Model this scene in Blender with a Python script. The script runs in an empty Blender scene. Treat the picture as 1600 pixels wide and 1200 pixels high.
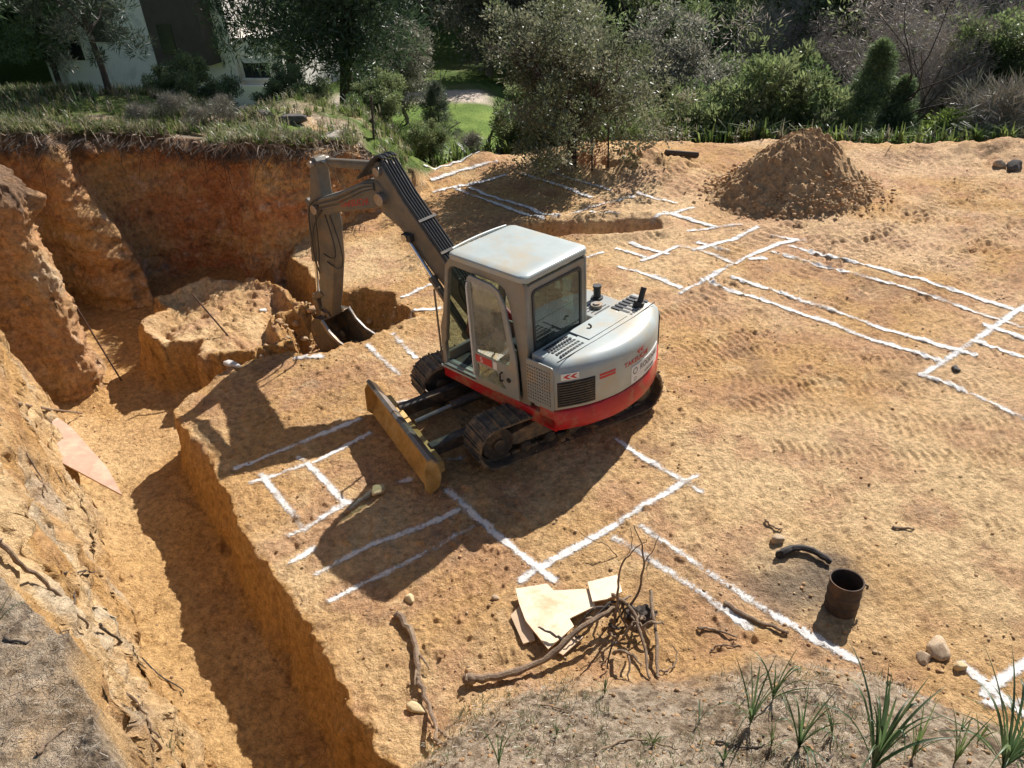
import bpy, bmesh, math, random
import numpy as np
from mathutils import Vector, Matrix

# ---------------------------------------------------------------- camera
S = bpy.context.scene
HC = 6.5
FPX = 1200.0
PITCH = math.radians(32.5); ROLL = math.radians(-3.8)
_f = Vector((0, math.cos(PITCH), -math.sin(PITCH))); _r = Vector((1, 0, 0)); _u = _r.cross(_f)
CR = _r*math.cos(ROLL) + _u*math.sin(ROLL); CU = -_r*math.sin(ROLL) + _u*math.cos(ROLL); CF = _f
cd = bpy.data.cameras.new('camera'); cam = bpy.data.objects.new('camera', cd)
S.collection.objects.link(cam)
cam.matrix_world = Matrix(((CR.x, CU.x, -CF.x, 0), (CR.y, CU.y, -CF.y, 0), (CR.z, CU.z, -CF.z, HC), (0, 0, 0, 1)))
cd.sensor_width = 36; cd.lens = 36*FPX/1600; cd.clip_start = .05; cd.clip_end = 3000
S.camera = cam
S.render.resolution_x = 1024; S.render.resolution_y = 768

# ---------------------------------------------------------------- sky, sun, exposure
SUNV = Vector((-.69, -.96, -1.0)).normalized()
elev = math.asin(-SUNV.z); az = math.atan2(-SUNV.x, -SUNV.y)
W = bpy.data.worlds.new('World'); S.world = W; W.use_nodes = True
nt = W.node_tree; nt.nodes.clear()
sky = nt.nodes.new('ShaderNodeTexSky'); sky.sky_type = 'NISHITA'; sky.sun_disc = False
sky.sun_elevation = elev; sky.sun_rotation = az
bg = nt.nodes.new('ShaderNodeBackground'); bg.inputs[1].default_value = .06
wo = nt.nodes.new('ShaderNodeOutputWorld')
nt.links.new(sky.outputs[0], bg.inputs[0]); nt.links.new(bg.outputs[0], wo.inputs[0])
sd = bpy.data.lights.new('sun', 'SUN'); sd.energy = 5.0; sd.angle = math.radians(.5); sd.color = (1, .95, .89)
so = bpy.data.objects.new('sun', sd); S.collection.objects.link(so)
so.rotation_euler = SUNV.to_track_quat('-Z', 'Y').to_euler(); so.location = (10, 14, 30)
S.view_settings.view_transform = 'Standard'; S.view_settings.look = 'None'
S.view_settings.exposure = 0.70; S.view_settings.gamma = 1
S.render.engine = 'CYCLES'
try:
    S.cycles.max_bounces = 6; S.cycles.transparent_max_bounces = 24
except Exception: pass

C = S.collection.objects
rnd = random.Random(7); npr = np.random.RandomState(5)

def P(x, y, z=0.0):
    """point of the place seen at photo pixel x,y, at height z (survey helper)"""
    d = CF*FPX + CR*(x-800) - CU*(y-600)
    t = (z-HC)/d.z
    return (d.x*t, d.y*t)

# ---------------------------------------------------------------- noise
_T = npr.rand(256, 256).astype(np.float32)
_T3 = npr.rand(64, 64, 64).astype(np.float32)
def vn(x, y):
    xi = np.floor(x).astype(np.int32); yi = np.floor(y).astype(np.int32)
    fx = (x-xi).astype(np.float32); fy = (y-yi).astype(np.float32)
    fx = fx*fx*(3-2*fx); fy = fy*fy*(3-2*fy)
    a = xi & 255; b = yi & 255; a1 = (xi+1) & 255; b1 = (yi+1) & 255
    return (_T[a, b]*(1-fx)+_T[a1, b]*fx)*(1-fy)+(_T[a, b1]*(1-fx)+_T[a1, b1]*fx)*fy
def fbm(x, y, o=4, g=.5, off=0.0):
    x = np.asarray(x, dtype=np.float64); y = np.asarray(y, dtype=np.float64)
    s = 0; a = 1; n = 0
    for i in range(o):
        s = s+a*(vn(x*.8-y*.6+off+i*17.3, x*.6+y*.8+off*1.7+i*9.1)*2-1); n += a; a *= g; x = x*2.03; y = y*2.03
    return s/n
def vn3(x, y, z):
    xi = np.floor(x).astype(np.int32); yi = np.floor(y).astype(np.int32); zi = np.floor(z).astype(np.int32)
    fx = x-xi; fy = y-yi; fz = z-zi
    fx = fx*fx*(3-2*fx); fy = fy*fy*(3-2*fy); fz = fz*fz*(3-2*fz); r = 0
    for dx in (0, 1):
        for dy in (0, 1):
            for dz in (0, 1):
                r = r+_T3[(xi+dx) & 63, (yi+dy) & 63, (zi+dz) & 63]*(fx if dx else 1-fx)*(fy if dy else 1-fy)*(fz if dz else 1-fz)
    return r
def fbm3(x, y, z, o=4, g=.5):
    s = 0; a = 1; n = 0
    for i in range(o):
        s = s+a*(vn3(x+i*11.1, y+i*7.7, z+i*3.3)*2-1); n += a; a *= g; x = x*2.03; y = y*2.03; z = z*2.03
    return s/n
def sm(t):
    t = np.clip(t, 0, 1); return t*t*(3-2*t)
def sdist(x, y, poly):
    """signed distance to a closed polygon, positive inside"""
    d = np.full(x.shape, 1e9, np.float32); ins = np.zeros(x.shape, bool)
    n = len(poly)
    for i in range(n):
        ax, ay = poly[i]; bx, by = poly[(i+1) % n]
        vx, vy = bx-ax, by-ay; L = vx*vx+vy*vy+1e-12
        t = np.clip(((x-ax)*vx+(y-ay)*vy)/L, 0, 1)
        d = np.minimum(d, (x-ax-t*vx)**2+(y-ay-t*vy)**2)
        c = (ay > y) != (by > y)
        if ay != by:
            ins ^= c & (x < (bx-ax)*(y-ay)/(by-ay)+ax)
    d = np.sqrt(d); return np.where(ins, d, -d)

# ---------------------------------------------------------------- lay of the land
LOW = [(-.2, 1.0), (-.9, 3.1), (-1.25, 3.97), (-1.43, 4.15), (-1.89, 4.83), (-2.38, 5.7), (-2.84, 6.5), (-3.27, 7.08), (-3.75, 7.75), (-4.16, 8.6),
       (-4.51, 9.08), (-5.0, 9.73), (-5.22, 10.1), (-5.15, 10.45), (-4.88, 10.8), (-4.75, 11.2), (-4.4, 11.5), (-3.9, 11.62), (-3.5, 11.5), (-3.1, 11.5),
       (-2.77, 11.8), (-2.36, 12.0), (-2.02, 12.4), (-1.58, 12.75), (-2.05, 13.4), (-2.25, 13.9), (-2.75, 14.2), (-3.3, 14.2), (-3.7, 14.65),
       (-4.25, 15.5), (-4.62, 16.1), (-4.7, 17.5), (-6.5, 19), (-12, 19.5), (-14, 10), (-8, 1), (-3, -3), (0, -3)]
BLOCK = [(-4.9, 15.1), (-4.42, 14.3), (-4.05, 13.7), (-4.5, 13.4), (-4.35, 12.9), (-4.05, 12.35), (-4.67, 12.05), (-5.45, 12.12),
         (-5.72, 12.6), (-6.35, 12.5), (-6.98, 13.3), (-6.7, 13.9), (-7.2, 14.5), (-6.5, 15.1), (-5.6, 15.2)]
FOOT = [(-.9, .2), (-1.25, 1.3), (-1.72, 2.2), (-2.3, 2.9), (-3.4, 4.72), (-4.1, 5.6), (-4.9, 6.75), (-5.9, 8.2), (-6.9, 9.75), (-7.75, 11.05), (-8.9, 11.4), (-9.0, 11.9), (-7.8, 12.35),
        (-8.1, 13.0), (-8.9, 14.2), (-9.9, 15.3), (-10.3, 16.3), (-9.8, 16.75), (-9.2, 16.8), (-8.9, 17.1), (-8.5, 17.7), (-7.9, 17.98), (-7.2, 18.05),
        (-6.7, 18.1), (-6.2, 17.55), (-5.7, 17.05), (-5.2, 16.6), (-4.65, 16.95), (-4.25, 17.35), (-3.85, 17.4), (-3.4, 18.2), (-3.05, 18.55), (-2.6, 18.85), (-2.1, 19.6), (-1.7, 21), (-1.5, 24), (-1.5, 60)]
HIGH = FOOT + [(-120, 90), (-120, -20), (-1.3, -20)]
PIT = [(-1.5, 12.7), (-2.3, 14), (-3.4, 14.3), (-4.2, 13.6), (-4.0, 12.4), (-3.2, 11.3)]

def top_z(x, y):
    """height of the uncut upper ground on the left"""
    z = np.interp(x, [-30, -12, -9.2, -8.5, -7.2, -6.7, -5.2, -4.25, -3.4, -3.0, -2.5, -1.5], [3.2, 2.95, 2.75, 2.5, 2.25, 2.1, 2.35, 2.08, 1.85, 1.4, .8, .2])
    z = z+(3.0-z)*sm((15.5-y)/2.5)
    z = z+sm((1.9-y)/2.5)*1.6*(x > -6)
    return z
def far_z(x, y):
    r = np.hypot(x, y)
    b = -1.5-1.6*sm((x+1)/5)
    return b+np.maximum(0, r-44)*.36*sm((r-44)/15)+.5*fbm(x*.07, y*.07, 3)
TOEX = [-3, -1.26, -.57, .45, 1.4, 2.3, 3.27, 3.8, 4.4, 7, 12]
TOEY = [3.4, 4.0, 4.7, 4.95, 4.88, 5.05, 4.66, 4.24, 4.0, 3.4, 2.5]
TRACKS = []          # (x0,y0,x1,y1,pitch)
def _t(a, b, g=.12, w=.42, s=1.0): TRACKS.append((*P(*a), *P(*b), g, w, s))
_t((1120, 640), (1600, 655)); _t((1150, 590), (1640, 610), .12, .42, .8)
_t((1060, 470), (1190, 470)); _t((1080, 600), (1270, 535)); _t((1020, 540), (1200, 480))
_t((1300, 420), (1640, 300), .20, .5, 1.5); _t((1340, 300), (1620, 330), .24, .5, 1.6); _t((1240, 350), (1600, 370), .22, .5, 1.5); _t((1180, 300), (1040, 330), .24, .5, 1.3); _t((1420, 330), (1640, 350), .24, .5, 1.6); _t((1390, 420), (1280, 340), .22, .5, 1.3)
_t((1350, 330), (1600, 380), .22, .5, 1.5); _t((1400, 270), (1620, 290), .26, .5, 1.7); _t((1440, 380), (1640, 430), .22, .5, 1.4)
_t((1100, 250), (1000, 300), .26, .5, 1.7); _t((1060, 245), (960, 300), .26, .5, 1.7); _t((1000, 350), (760, 430), .18, .45, 1.0)
_t((1500, 250), (1180, 420), .22, .5, 1.4); _t((1120, 500), (1330, 400), .2, .5, 1.2); _t((1560, 420), (1330, 330), .22, .5, 1.5); _t((1250, 700), (1640, 760), .12, .42, .8); _t((1340, 450), (1500, 380), .16, .45)

def height(x, y, full=True):
    x = np.asarray(x, np.float64); y = np.asarray(y, np.float64)
    near = (y < 30) & (y > -3) & (x > -16) & (x < 24)
    wx = x+.16*fbm(x*.9, y*.9, 3, off=3)+.05*fbm(x*5, y*5, 3, off=8)
    wy = y+.16*fbm(x*.9, y*.9, 3, off=13)+.05*fbm(x*5, y*5, 3, off=18)
    zp = .07*fbm(x*.35, y*.35, 3, off=5)+.030*fbm(x*1.6, y*1.6, 3, off=2)
    fine = np.zeros_like(x)
    r = np.hypot(x, y)
    fine = .022*fbm(x*4, y*4, 3, off=21)+.018*fbm(x*14, y*14, 3, .65, off=31)
    # crumbly clods
    c = fbm(x*9, y*9, 2, off=41); c2 = sm((fbm(x*.8, y*.8, 3, off=44)-.05)*4)
    fine = fine+.055*np.maximum(0, c-.24)*(.3+c2)
    for (x0, y0, x1, y1, g, w, s) in TRACKS:
        L = math.hypot(x1-x0, y1-y0); ux, uy = (x1-x0)/L, (y1-y0)/L
        a = (x-x0)*ux+(y-y0)*uy; b = -(x-x0)*uy+(y-y0)*ux+.12*np.sin(a*.8)
        for o in (-.85, .85):
            bb = b-o
            m = sm((w/2-np.abs(bb))/.05)*sm(a/.4)*sm((L-a)/.4)*sm(fbm(x*.7, y*.7, 2, off=o*7+3)*1.6+.85)
            zz = (np.abs(((a+.25*np.abs(bb))/g) % 1-.5)*2)
            fine = fine+s*m*(.028*sm(zz*1.6-.3)-.020)
    z = zp+fine
    # far edge of the pad: a low ridge of pushed soil, then the drop to the valley
    ye = np.interp(x, [-3, -1.5, .5, 3.4, 7, 13.7, 30], [20.5, 21.3, 22.2, 22.6, 22.0, 19.9, 17])+.5*fbm(x*.5, y*.1, 2)
    d = y-ye
    z = z+(.17+.12*fbm(x*1.2, y*1.2, 3, off=51))*np.exp(-((d+.3)/.8)**2)
    zf = far_z(x, y)
    z = np.where(d > 0, z+(zf-z)*sm(d/6.0), z)
    # narrow test trench and heaps of loose soil near the far edge
    (ax, ay), (bx, by) = P(838, 362), P(1012, 352); L2 = (bx-ax)**2+(by-ay)**2
    tt = np.clip(((wx-ax)*(bx-ax)+(wy-ay)*(by-ay))/L2, 0, 1); dd = np.hypot(wx-ax-tt*(bx-ax), wy-ay-tt*(by-ay))
    z = z-.42*sm((.42-dd)/.22)+.10*np.exp(-((dd-.62)/.22)**2)
    for (hx, hy, hr, hh) in ((*P(975, 262), 1.3, .55), (*P(1045, 255), 1.2, .35), (*P(1570, 245), 1.3, .35), (*P(1450, 238), 1.6, .2), (*P(760, 262), .9, .25), (*P(905, 250), .8, .3)):
        q = np.hypot(x-hx, y-hy)/hr; z = z+.6*hh*np.exp(-q*q*1.6)*(1+.7*fbm(x*3, y*3, 3, off=77))
    # mound the camera looks over
    yt = np.interp(x, TOEX, TOEY)+.12*fbm(x*1.2, y*1.2, 3, off=61)
    m = np.maximum(0, yt-y)
    z = z+np.minimum(.62*m*sm(m/.7+.25)+.07*fbm(x*3, y*3, 5, .62, off=66)*sm(m*1.5)+.03*np.abs(fbm(x*11, y*11, 3, .6, off=67))*sm(m*3), 4.6)
    # excavated corridor, cross trench and pit
    s = np.full(x.shape, -9.0); s[near] = sdist(wx[near].astype(np.float32), wy[near].astype(np.float32), LOW)
    s[near] = np.minimum(s[near], -sdist(wx[near].astype(np.float32), wy[near].astype(np.float32), BLOCK)+.16*fbm(x[near]*2.6, y[near]*2.6, 4, .6, off=161))
    inb = np.full(x.shape, -9.0); inb[near] = sdist(x[near], y[near], BLOCK)
    z = z-sm(inb/.3)*(.34*sm((x+5.2)/.9)+.22*sm((-6.0-x)/1.2)+.16*fbm(x*2, y*2, 5, .6, off=163)+.10*np.abs(fbm(x*5, y*5, 3, off=164))+.17)-.10*np.exp(-(inb/.25)**2)
    edge = np.exp(-(s/.22)**2)
    z = z+edge*(.05*np.maximum(0, fbm(x*7, y*7, 3, off=71))+.02)*(s < .05)
    zl = -1.0+.09*fbm(x*.6, y*.6, 3, off=81)+.03*fbm(x*3, y*3, 3, off=83)+fine
    pit = np.full(x.shape, -9.0); pit[near] = sdist(x[near], y[near], PIT)
    zl = zl+sm(pit/.5)*(.12+.16*fbm(x*2.5, y*2.5, 4, off=85)+.12*np.maximum(0, fbm(x*6, y*6, 2, off=86)))
    # loose soil fallen along the foot of the cut
    zl = zl+.16*np.exp(-s/.25)*(s > 0)*(1+fbm(x*3, y*3, 2, off=87))
    # rubble plug between pit and cross trench
    zl = zl+.42*np.exp(-(((x+3.75)/.45)**2+((y-11.95)/.5)**2))
    bt = .26+.10*fbm(x*1.5, y*1.5, 2, off=88)
    z = z+(zl-z)*sm(s/bt)
    # high ground on the left
    h = np.full(x.shape, -9.0); near2 = x < 3
    h[near2] = sdist(wx[near2].astype(np.float32), wy[near2].astype(np.float32), HIGH)
    zt = top_z(x, y)
    fall = np.maximum(0, y-20.9)*.35
    zt = np.where(y > 15, np.maximum(zt-fall*(zt > -5), zf), zt)
    zt = zt+.07*fbm(x*1.2, y*1.2, 4, off=91)+fine*.8
    rear = sm((x+8.8)/.5)*sm((y-15)/.3)+sm((y-15.2)/.3)*(x < -8)
    bh = .75-.45*np.clip(sm((y-10.9)/.6)+rear, 0, 1)+.12*fbm(x*1.3, y*1.3, 2, off=93)
    bh = bh*(1-.72*sm((4.3-y)/1.6))
    hs = h-.18*np.clip(sm((y-15)/.5), 0, 1)*(y < 19)
    k = np.clip(hs/bh, 0, 1)
    bank = (k**.8*.85+.15*sm(k*1.2))
    bank = bank*(1+.0)
    k2 = sm((1.0-h)/.9)*sm(h/.2)*(y < 11.5)
    z = z+(zt-z)*np.clip(bank, 0, 1)+.10*k2*fbm(x*2.2, y*2.2, 4, off=95)
    # thin spoil leaning on the foot of the high bank
    z = z+.28*np.exp(-np.maximum(0, -h)/.28)*(h < .1)*(.7+.6*fbm(x*2, y*2, 3, off=96))*(y < 19)*(h > -3)
    if full: return z, s, h, d, m, pit, edge
    return z

# ---------------------------------------------------------------- materials
def newmat(name):
    m = bpy.data.materials.new(name); m.use_nodes = True
    t = m.node_tree; b = t.nodes['Principled BSDF']; return m, t, b
def noise(t, scale, detail=4, rough=.6, vec=None, dist=0):
    n = t.nodes.new('ShaderNodeTexNoise'); n.inputs['Scale'].default_value = scale; n.inputs['Detail'].default_value = detail
    n.inputs['Roughness'].default_value = rough; n.inputs['Distortion'].default_value = dist
    if vec is not None: t.links.new(vec, n.inputs['Vector'])
    return n
def ramp(t, src, stops):
    r = t.nodes.new('ShaderNodeValToRGB'); e = r.color_ramp.elements
    e[0].position, e[0].color = stops[0][0], (*stops[0][1], 1)
    e[1].position, e[1].color = stops[-1][0], (*stops[-1][1], 1)
    for p, c in stops[1:-1]:
        q = e.new(p); q.color = (*c, 1)
    t.links.new(src, r.inputs[0]); return r
def mixc(t, a, b, fac, mode='MIX'):
    n = t.nodes.new('ShaderNodeMix'); n.data_type = 'RGBA'; n.blend_type = mode
    for s, v in ((n.inputs[0], fac), (n.inputs[6], a), (n.inputs[7], b)):
        if isinstance(v, (int, float)): s.default_value = v
        elif isinstance(v, tuple): s.default_value = (*v, 1)
        else: t.links.new(v, s)
    return n.outputs[2]
def objcoord(t):
    return t.nodes.new('ShaderNodeTexCoord').outputs['Object']
def simple(name, col, rough=.6, metal=0, var=.25, scale=6, bump=.0, dirt=None, dirtamt=.5, bscale=40, spec=None):
    m, t, b = newmat(name); v = objcoord(t)
    n = noise(t, scale, 6, .65, v)
    r = ramp(t, n.outputs['Fac'], [(.3, tuple(c*(1-var) for c in col)), (.7, tuple(min(1, c*(1+var)) for c in col))])
    out = r.outputs[0]
    if dirt:
        n2 = noise(t, scale*.6, 8, .7, v, .3)
        f = ramp(t, n2.outputs['Fac'], [(.62-dirtamt*.35, (0, 0, 0)), (.72-dirtamt*.2, (1, 1, 1))])
        out = mixc(t, out, dirt, f.outputs[0])
    t.links.new(out, b.inputs['Base Color'])
    b.inputs['Roughness'].default_value = rough; b.inputs['Metallic'].default_value = metal
    if spec is not None: b.inputs['Specular IOR Level'].default_value = spec
    if bump:
        n3 = noise(t, bscale, 5, .6, v); bp = t.nodes.new('ShaderNodeBump'); bp.inputs['Strength'].default_value = bump
        bp.inputs['Distance'].default_value = .02
        t.links.new(n3.outputs['Fac'], bp.inputs['Height']); t.links.new(bp.outputs[0], b.inputs['Normal'])
    return m

def soil_mat(name='soil', attr=True, cols=None):
    m, t, b = newmat(name); v = objcoord(t)
    if attr:
        a = t.nodes.new('ShaderNodeAttribute'); a.attribute_name = 'tint'; base = a.outputs['Color']
    else:
        n0 = noise(t, 1.1, 6, .65, v, .4)
        base = ramp(t, n0.outputs['Fac'], cols).outputs[0]
    n1 = noise(t, 11, 9, .70, v, .0)
    r1 = ramp(t, n1.outputs['Fac'], [(.30, (.54, .50, .46)), (.48, (1, 1, 1)), (.66, (1.36, 1.38, 1.40))])
    c = mixc(t, base, r1.outputs[0], 1.0, 'MULTIPLY')
    n2 = noise(t, 70, 4, .7, v)
    r2 = ramp(t, n2.outputs['Fac'], [(.3, (.72, .70, .68)), (.5, (1.0, 1.0, 1.0)), (.72, (1.28, 1.28, 1.26))])
    c = mixc(t, c, r2.outputs[0], 1.0, 'MULTIPLY')
    t.links.new(c, b.inputs['Base Color']); b.inputs['Roughness'].default_value = .95
    b.inputs['Specular IOR Level'].default_value = .15
    nb = noise(t, 20, 9, .68, v, .0); nb2 = noise(t, 90, 4, .7, v)
    ad = t.nodes.new('ShaderNodeMath'); ad.operation = 'MULTIPLY_ADD'; ad.inputs[1].default_value = .35
    t.links.new(nb2.outputs['Fac'], ad.inputs[0]); t.links.new(nb.outputs['Fac'], ad.inputs[2])
    bp = t.nodes.new('ShaderNodeBump'); bp.inputs['Strength'].default_value = 1.0; bp.inputs['Distance'].default_value = .085
    t.links.new(ad.outputs[0], bp.inputs['Height']); t.links.new(bp.outputs[0], b.inputs['Normal'])
    return m

# ---------------------------------------------------------------- objects
def tag(o, label=None, cat=None, group=None, kind=None):
    if label: o['label'] = label
    if cat: o['category'] = cat
    if group: o['group'] = group
    if kind: o['kind'] = kind
    return o
def link(name, me, mat=None, parent=None):
    o = bpy.data.objects.new(name, me); C.link(o)
    if mat is not None:
        for mm in (mat if isinstance(mat, (list, tuple)) else [mat]): me.materials.append(mm)
    if parent is not None: o.parent = parent
    return o
def npmesh(name, V, Fq, smooth=True):
    """V (n,3) float, Fq (m,k) int"""
    me = bpy.data.meshes.new(name); V = np.asarray(V, np.float32); Fq = np.asarray(Fq, np.int32)
    me.vertices.add(len(V)); me.vertices.foreach_set('co', V.ravel())
    k = Fq.shape[1]; me.loops.add(Fq.size); me.loops.foreach_set('vertex_index', Fq.ravel())
    me.polygons.add(len(Fq)); me.polygons.foreach_set('loop_start', np.arange(0, Fq.size, k, dtype=np.int32))
    me.polygons.foreach_set('loop_total', np.full(len(Fq), k, np.int32))
    if smooth: me.polygons.foreach_set('use_smooth', np.ones(len(Fq), bool))
    me.update(calc_edges=True); return me
def gridfaces(nr, nc):
    i = np.arange(nr-1)[:, None]*nc+np.arange(nc-1)[None, :]
    return np.stack([i, i+1, i+nc+1, i+nc], -1).reshape(-1, 4)
def setcol(me, name, col):
    a = me.color_attributes.new(name, 'FLOAT_COLOR', 'POINT')
    c = np.ones((len(col), 4), np.float32); c[:, :3] = col; a.data.foreach_set('color', c.ravel())
def empty(name, loc=(0, 0, 0), rz=0, label=None, cat=None, group=None):
    o = bpy.data.objects.new(name, None); C.link(o); o.location = loc; o.rotation_euler = (0, 0, rz); o.empty_display_size = .3
    return tag(o, label, cat, group)

# ---------------------------------------------------------------- ground sheet
def lerp(a, b, k): return a+(b-a)*k[..., None]
def col(*c): return np.array(c, np.float32)
OCHRE = col(.59, .355, .155); PALE = col(.72, .50, .27); RED = col(.50, .275, .155); BROWN = col(.33, .20, .115)
GREY = col(.385, .30, .215); GRASS = col(.085, .135, .030); DRY = col(.22, .19, .10); CUT = col(.56, .31, .105); LIMEW = col(.62, .52, .38)
def ground_colour(x, y, z, s, h, d, m, pit, edge):
    n1 = fbm(x*.5, y*.5, 4, off=101); n2 = fbm(x*1.7, y*1.7, 4, off=111); n3 = fbm(x*6, y*6, 3, off=121)
    c = lerp(OCHRE, PALE, sm(n1*1.3+.45)); c = lerp(c, RED, sm(n2*2.2+.15)*.6)
    c = lerp(c, col(.70, .46, .29), sm((x-1)/6)*sm((y-7)/4)*.5*sm(n1*1.5+.6)); c = lerp(c, RED, sm((x-2)/6)*sm((y-8)/4)*sm(fbm(x*.8, y*.8, 5, .65, off=171)*3-.1)*.55)
    c = lerp(c, BROWN, sm(n3*2-.4)*.4); c = lerp(c, BROWN, sm(fbm(x*.9, y*.9, 5, .65, off=107)*2.5-.45)*.6); c = lerp(c, PALE*1.05, sm(fbm(x*2.6, y*2.6, 5, .7, off=109)*3-.5)*.6)
    # cut faces and corridor floor: brighter orange
    c = lerp(c, CUT, sm(s/.15)*.65)
    c = lerp(c, PALE, sm(s/.5)*sm(n1*1.5+.2)*.5)
    c = lerp(c, RED, sm(pit/.3)*.5)
    # bank faces on the left, streaked; white-yellow weathered rock near its foot
    hb = sm(h/.05)
    c = lerp(c, PALE, hb*.5); c = lerp(c, LIMEW, hb*sm(fbm(x*1.1, y*1.1, 3, off=131)*2.2-.1)*.7)
    k = sm((h+.9)/.5)*(1-hb)*(y < 10); c = lerp(c, col(.66, .46, .22), k*.3)
    tz = top_z(x, y)
    # grey topsoil on the mound and the high ground
    tops = sm((z-(tz-.30)+.25*n2+.12*n3)/.35)*sm(h/.1)*(y < 22)
    mm = sm((m-.10)/.7+.55*n2+.3*n3)
    g = np.clip(np.maximum(tops, mm*(h < .1)*(s < .1)), 0, 1)
    n4 = fbm(x*13, y*13, 3, .7, off=117)
    GREY2 = GREY*1.12; gc = lerp(GREY2, col(.26, .19, .125), sm(n3*2+.1)); gc = lerp(gc, col(.47, .37, .26), sm(n2*1.5+.1)*.6); gc = lerp(gc, col(.14, .10, .07), sm(n4*2.6-.35)*.8); gc = lerp(gc, col(.58, .49, .37), sm(-n4*2.6-.4)*.6)
    c = lerp(c, gc, g)
    # ash round the old drum
    ax, ay = P(1275, 905); q = np.hypot(x-ax, (y-ay)*1.2)/.75
    c = lerp(c, col(.10, .09, .085), sm((1.15-q)*1.3+.9*n2)*.75)
    # grass: on the high ground behind the rim and beyond the pad
    gr = sm((y-16.8)/1.2)*tops*sm(fbm(x*.8, y*.8, 4, off=141)*2+.75)
    gcol = lerp(GRASS, col(.17, .23, .055), sm(n2*1.5+.3)); gcol = lerp(gcol, DRY, sm(n1*2)*.6)
    c = lerp(c, gcol, gr)
    back = np.maximum(sm(d/1.6-.3), sm((y-20)/2)*sm(h/.3)); back = np.maximum(back, sm((h)/.5)*(y > 21))
    c = lerp(c, gcol, back)
    bx = lerp(col(.13, .19, .05), col(.09, .13, .04), sm(fbm(x*.15, y*.15, 3, off=151)*2+.5))
    c = lerp(c, bx, sm((np.hypot(x, y)-42)/6)*.8)
    # lawn and gravel yard in the hollow behind
    lx, ly = x+1.8, y-31.0
    lw = sm((5.6-np.abs(lx))/1)*sm((4.8-np.abs(ly))/1)
    c = lerp(c, lerp(col(.15, .23, .05), col(.22, .30, .07), sm(n2*2+.4)), lw)
    pth = sm((4.2-np.abs(x+3.9))/1)*sm((1.6-np.abs(y-37.6+.25*(x+4)))/.5)
    c = lerp(c, col(.62, .52, .42), pth)
    return c

rr = [1.1]
while rr[-1] < 24: rr.append(rr[-1]*1.0031)
while rr[-1] < 900: rr.append(rr[-1]*1.016)
rr = np.array(rr); NA = 1320
aa = np.radians(np.linspace(-64, 64, NA))
R_, A_ = np.meshgrid(rr, aa, indexing='ij')
gx = (R_*np.sin(A_)).ravel(); gy = (R_*np.cos(A_)).ravel()
z, s_, h_, d_, m_, p_, e_ = height(gx, gy)
tint = ground_colour(gx, gy, z, s_, h_, d_, m_, p_, e_)
SOIL = soil_mat()
# broken, ledgy relief on the steep cut faces (true 3-D displacement, so ledges run across the face)
st = ((h_ > -.25) & (h_ < 1.3) & (gy < 21) & (gx > -16)) | (np.abs(s_-.1) < .35)
q = np.where(st)[0]; X, Y, Z = gx[q], gy[q], z[q]
w = np.where(np.abs(s_[q]-.1) < .35, .55, 1.0)
w = w*np.clip(np.maximum(sm((h_[q]+.25)/.3)*sm((1.3-h_[q])/.5), sm((.35-np.abs(s_[q]-.1))/.2)), 0, 1)
hi = .10*np.clip(h_[q]/.2, 0, 1)
w = w*(1-.75*sm((z[q]-2.3)/.5)*(gy[q] < 8))
gx[q] += w*((.16+hi)*fbm3(X*1.3, Y*1.3, Z*2.2, 5, .62)+.06*fbm3(X*6, Y*6, Z*7+5, 3)-.10*np.abs(fbm3(X*2.5, Y*2.5, Z*2.5+8, 3)))
gy[q] += w*((.16+hi)*fbm3(X*1.3+30, Y*1.3, Z*2.2, 5, .62)+.06*fbm3(X*6, Y*6+20, Z*7, 3))
z[q] += w*.07*fbm3(X*4, Y*4, Z*4+13, 3)
b1 = fbm3(X*.9, Y*.9, Z*1.3+4, 4, .6)[:, None]; b2 = fbm3(X*4, Y*4, Z*5, 4, .65)[:, None]; b3 = fbm3(X*1.6+9, Y*1.6, Z*1.6, 4, .6)[:, None]
cc = OCHRE*1.02+(PALE*1.02-OCHRE)*sm(b1*2+.5); cc = cc+(CUT-cc)*sm(b3*2.2+.1)*.7; cc = cc+(LIMEW-cc)*sm(-b3*2.6-.25)*.75; cc = cc+(BROWN-cc)*sm(b2*2.6-.35)*.55; cc = cc+(RED-cc)*sm(-b1*2.5-.3)*.5
hh_ = sm((h_[q]+.02)/.1)[:, None]; fc = np.clip(hh_+sm((.22-np.abs(s_[q]-.16))/.08)[:, None]*.8, 0, 1)
cc = cc*hh_+(CUT+(RED-CUT)*sm(b1*2)*.5+(BROWN-CUT)*sm(b2*2.2-.2)*.5)*(1-hh_)
tz_ = top_z(X, Y); keep = np.clip(1-sm((Z-(tz_-.45)+.25*b3[:, 0])/.3)*hh_[:, 0], 0, 1)[:, None]
tint[q] = tint[q]*(1-fc*keep)+cc*fc*keep
del q, X, Y, Z, w, st, cc, b1, b2, b3
me = npmesh('ground', np.stack([gx, gy, z], 1), gridfaces(len(rr), NA)[:, ::-1])
setcol(me, 'tint', tint)
ground = link('ground', me, SOIL); tag(ground, kind='structure')
del z, s_, h_, d_, m_, p_, e_, tint, R_, A_, gx, gy

def hz(x, y):
    return float(height(np.array([x]), np.array([y]), False)[0])
def hza(x, y):
    return height(np.asarray(x, float), np.asarray(y, float), False)

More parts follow.
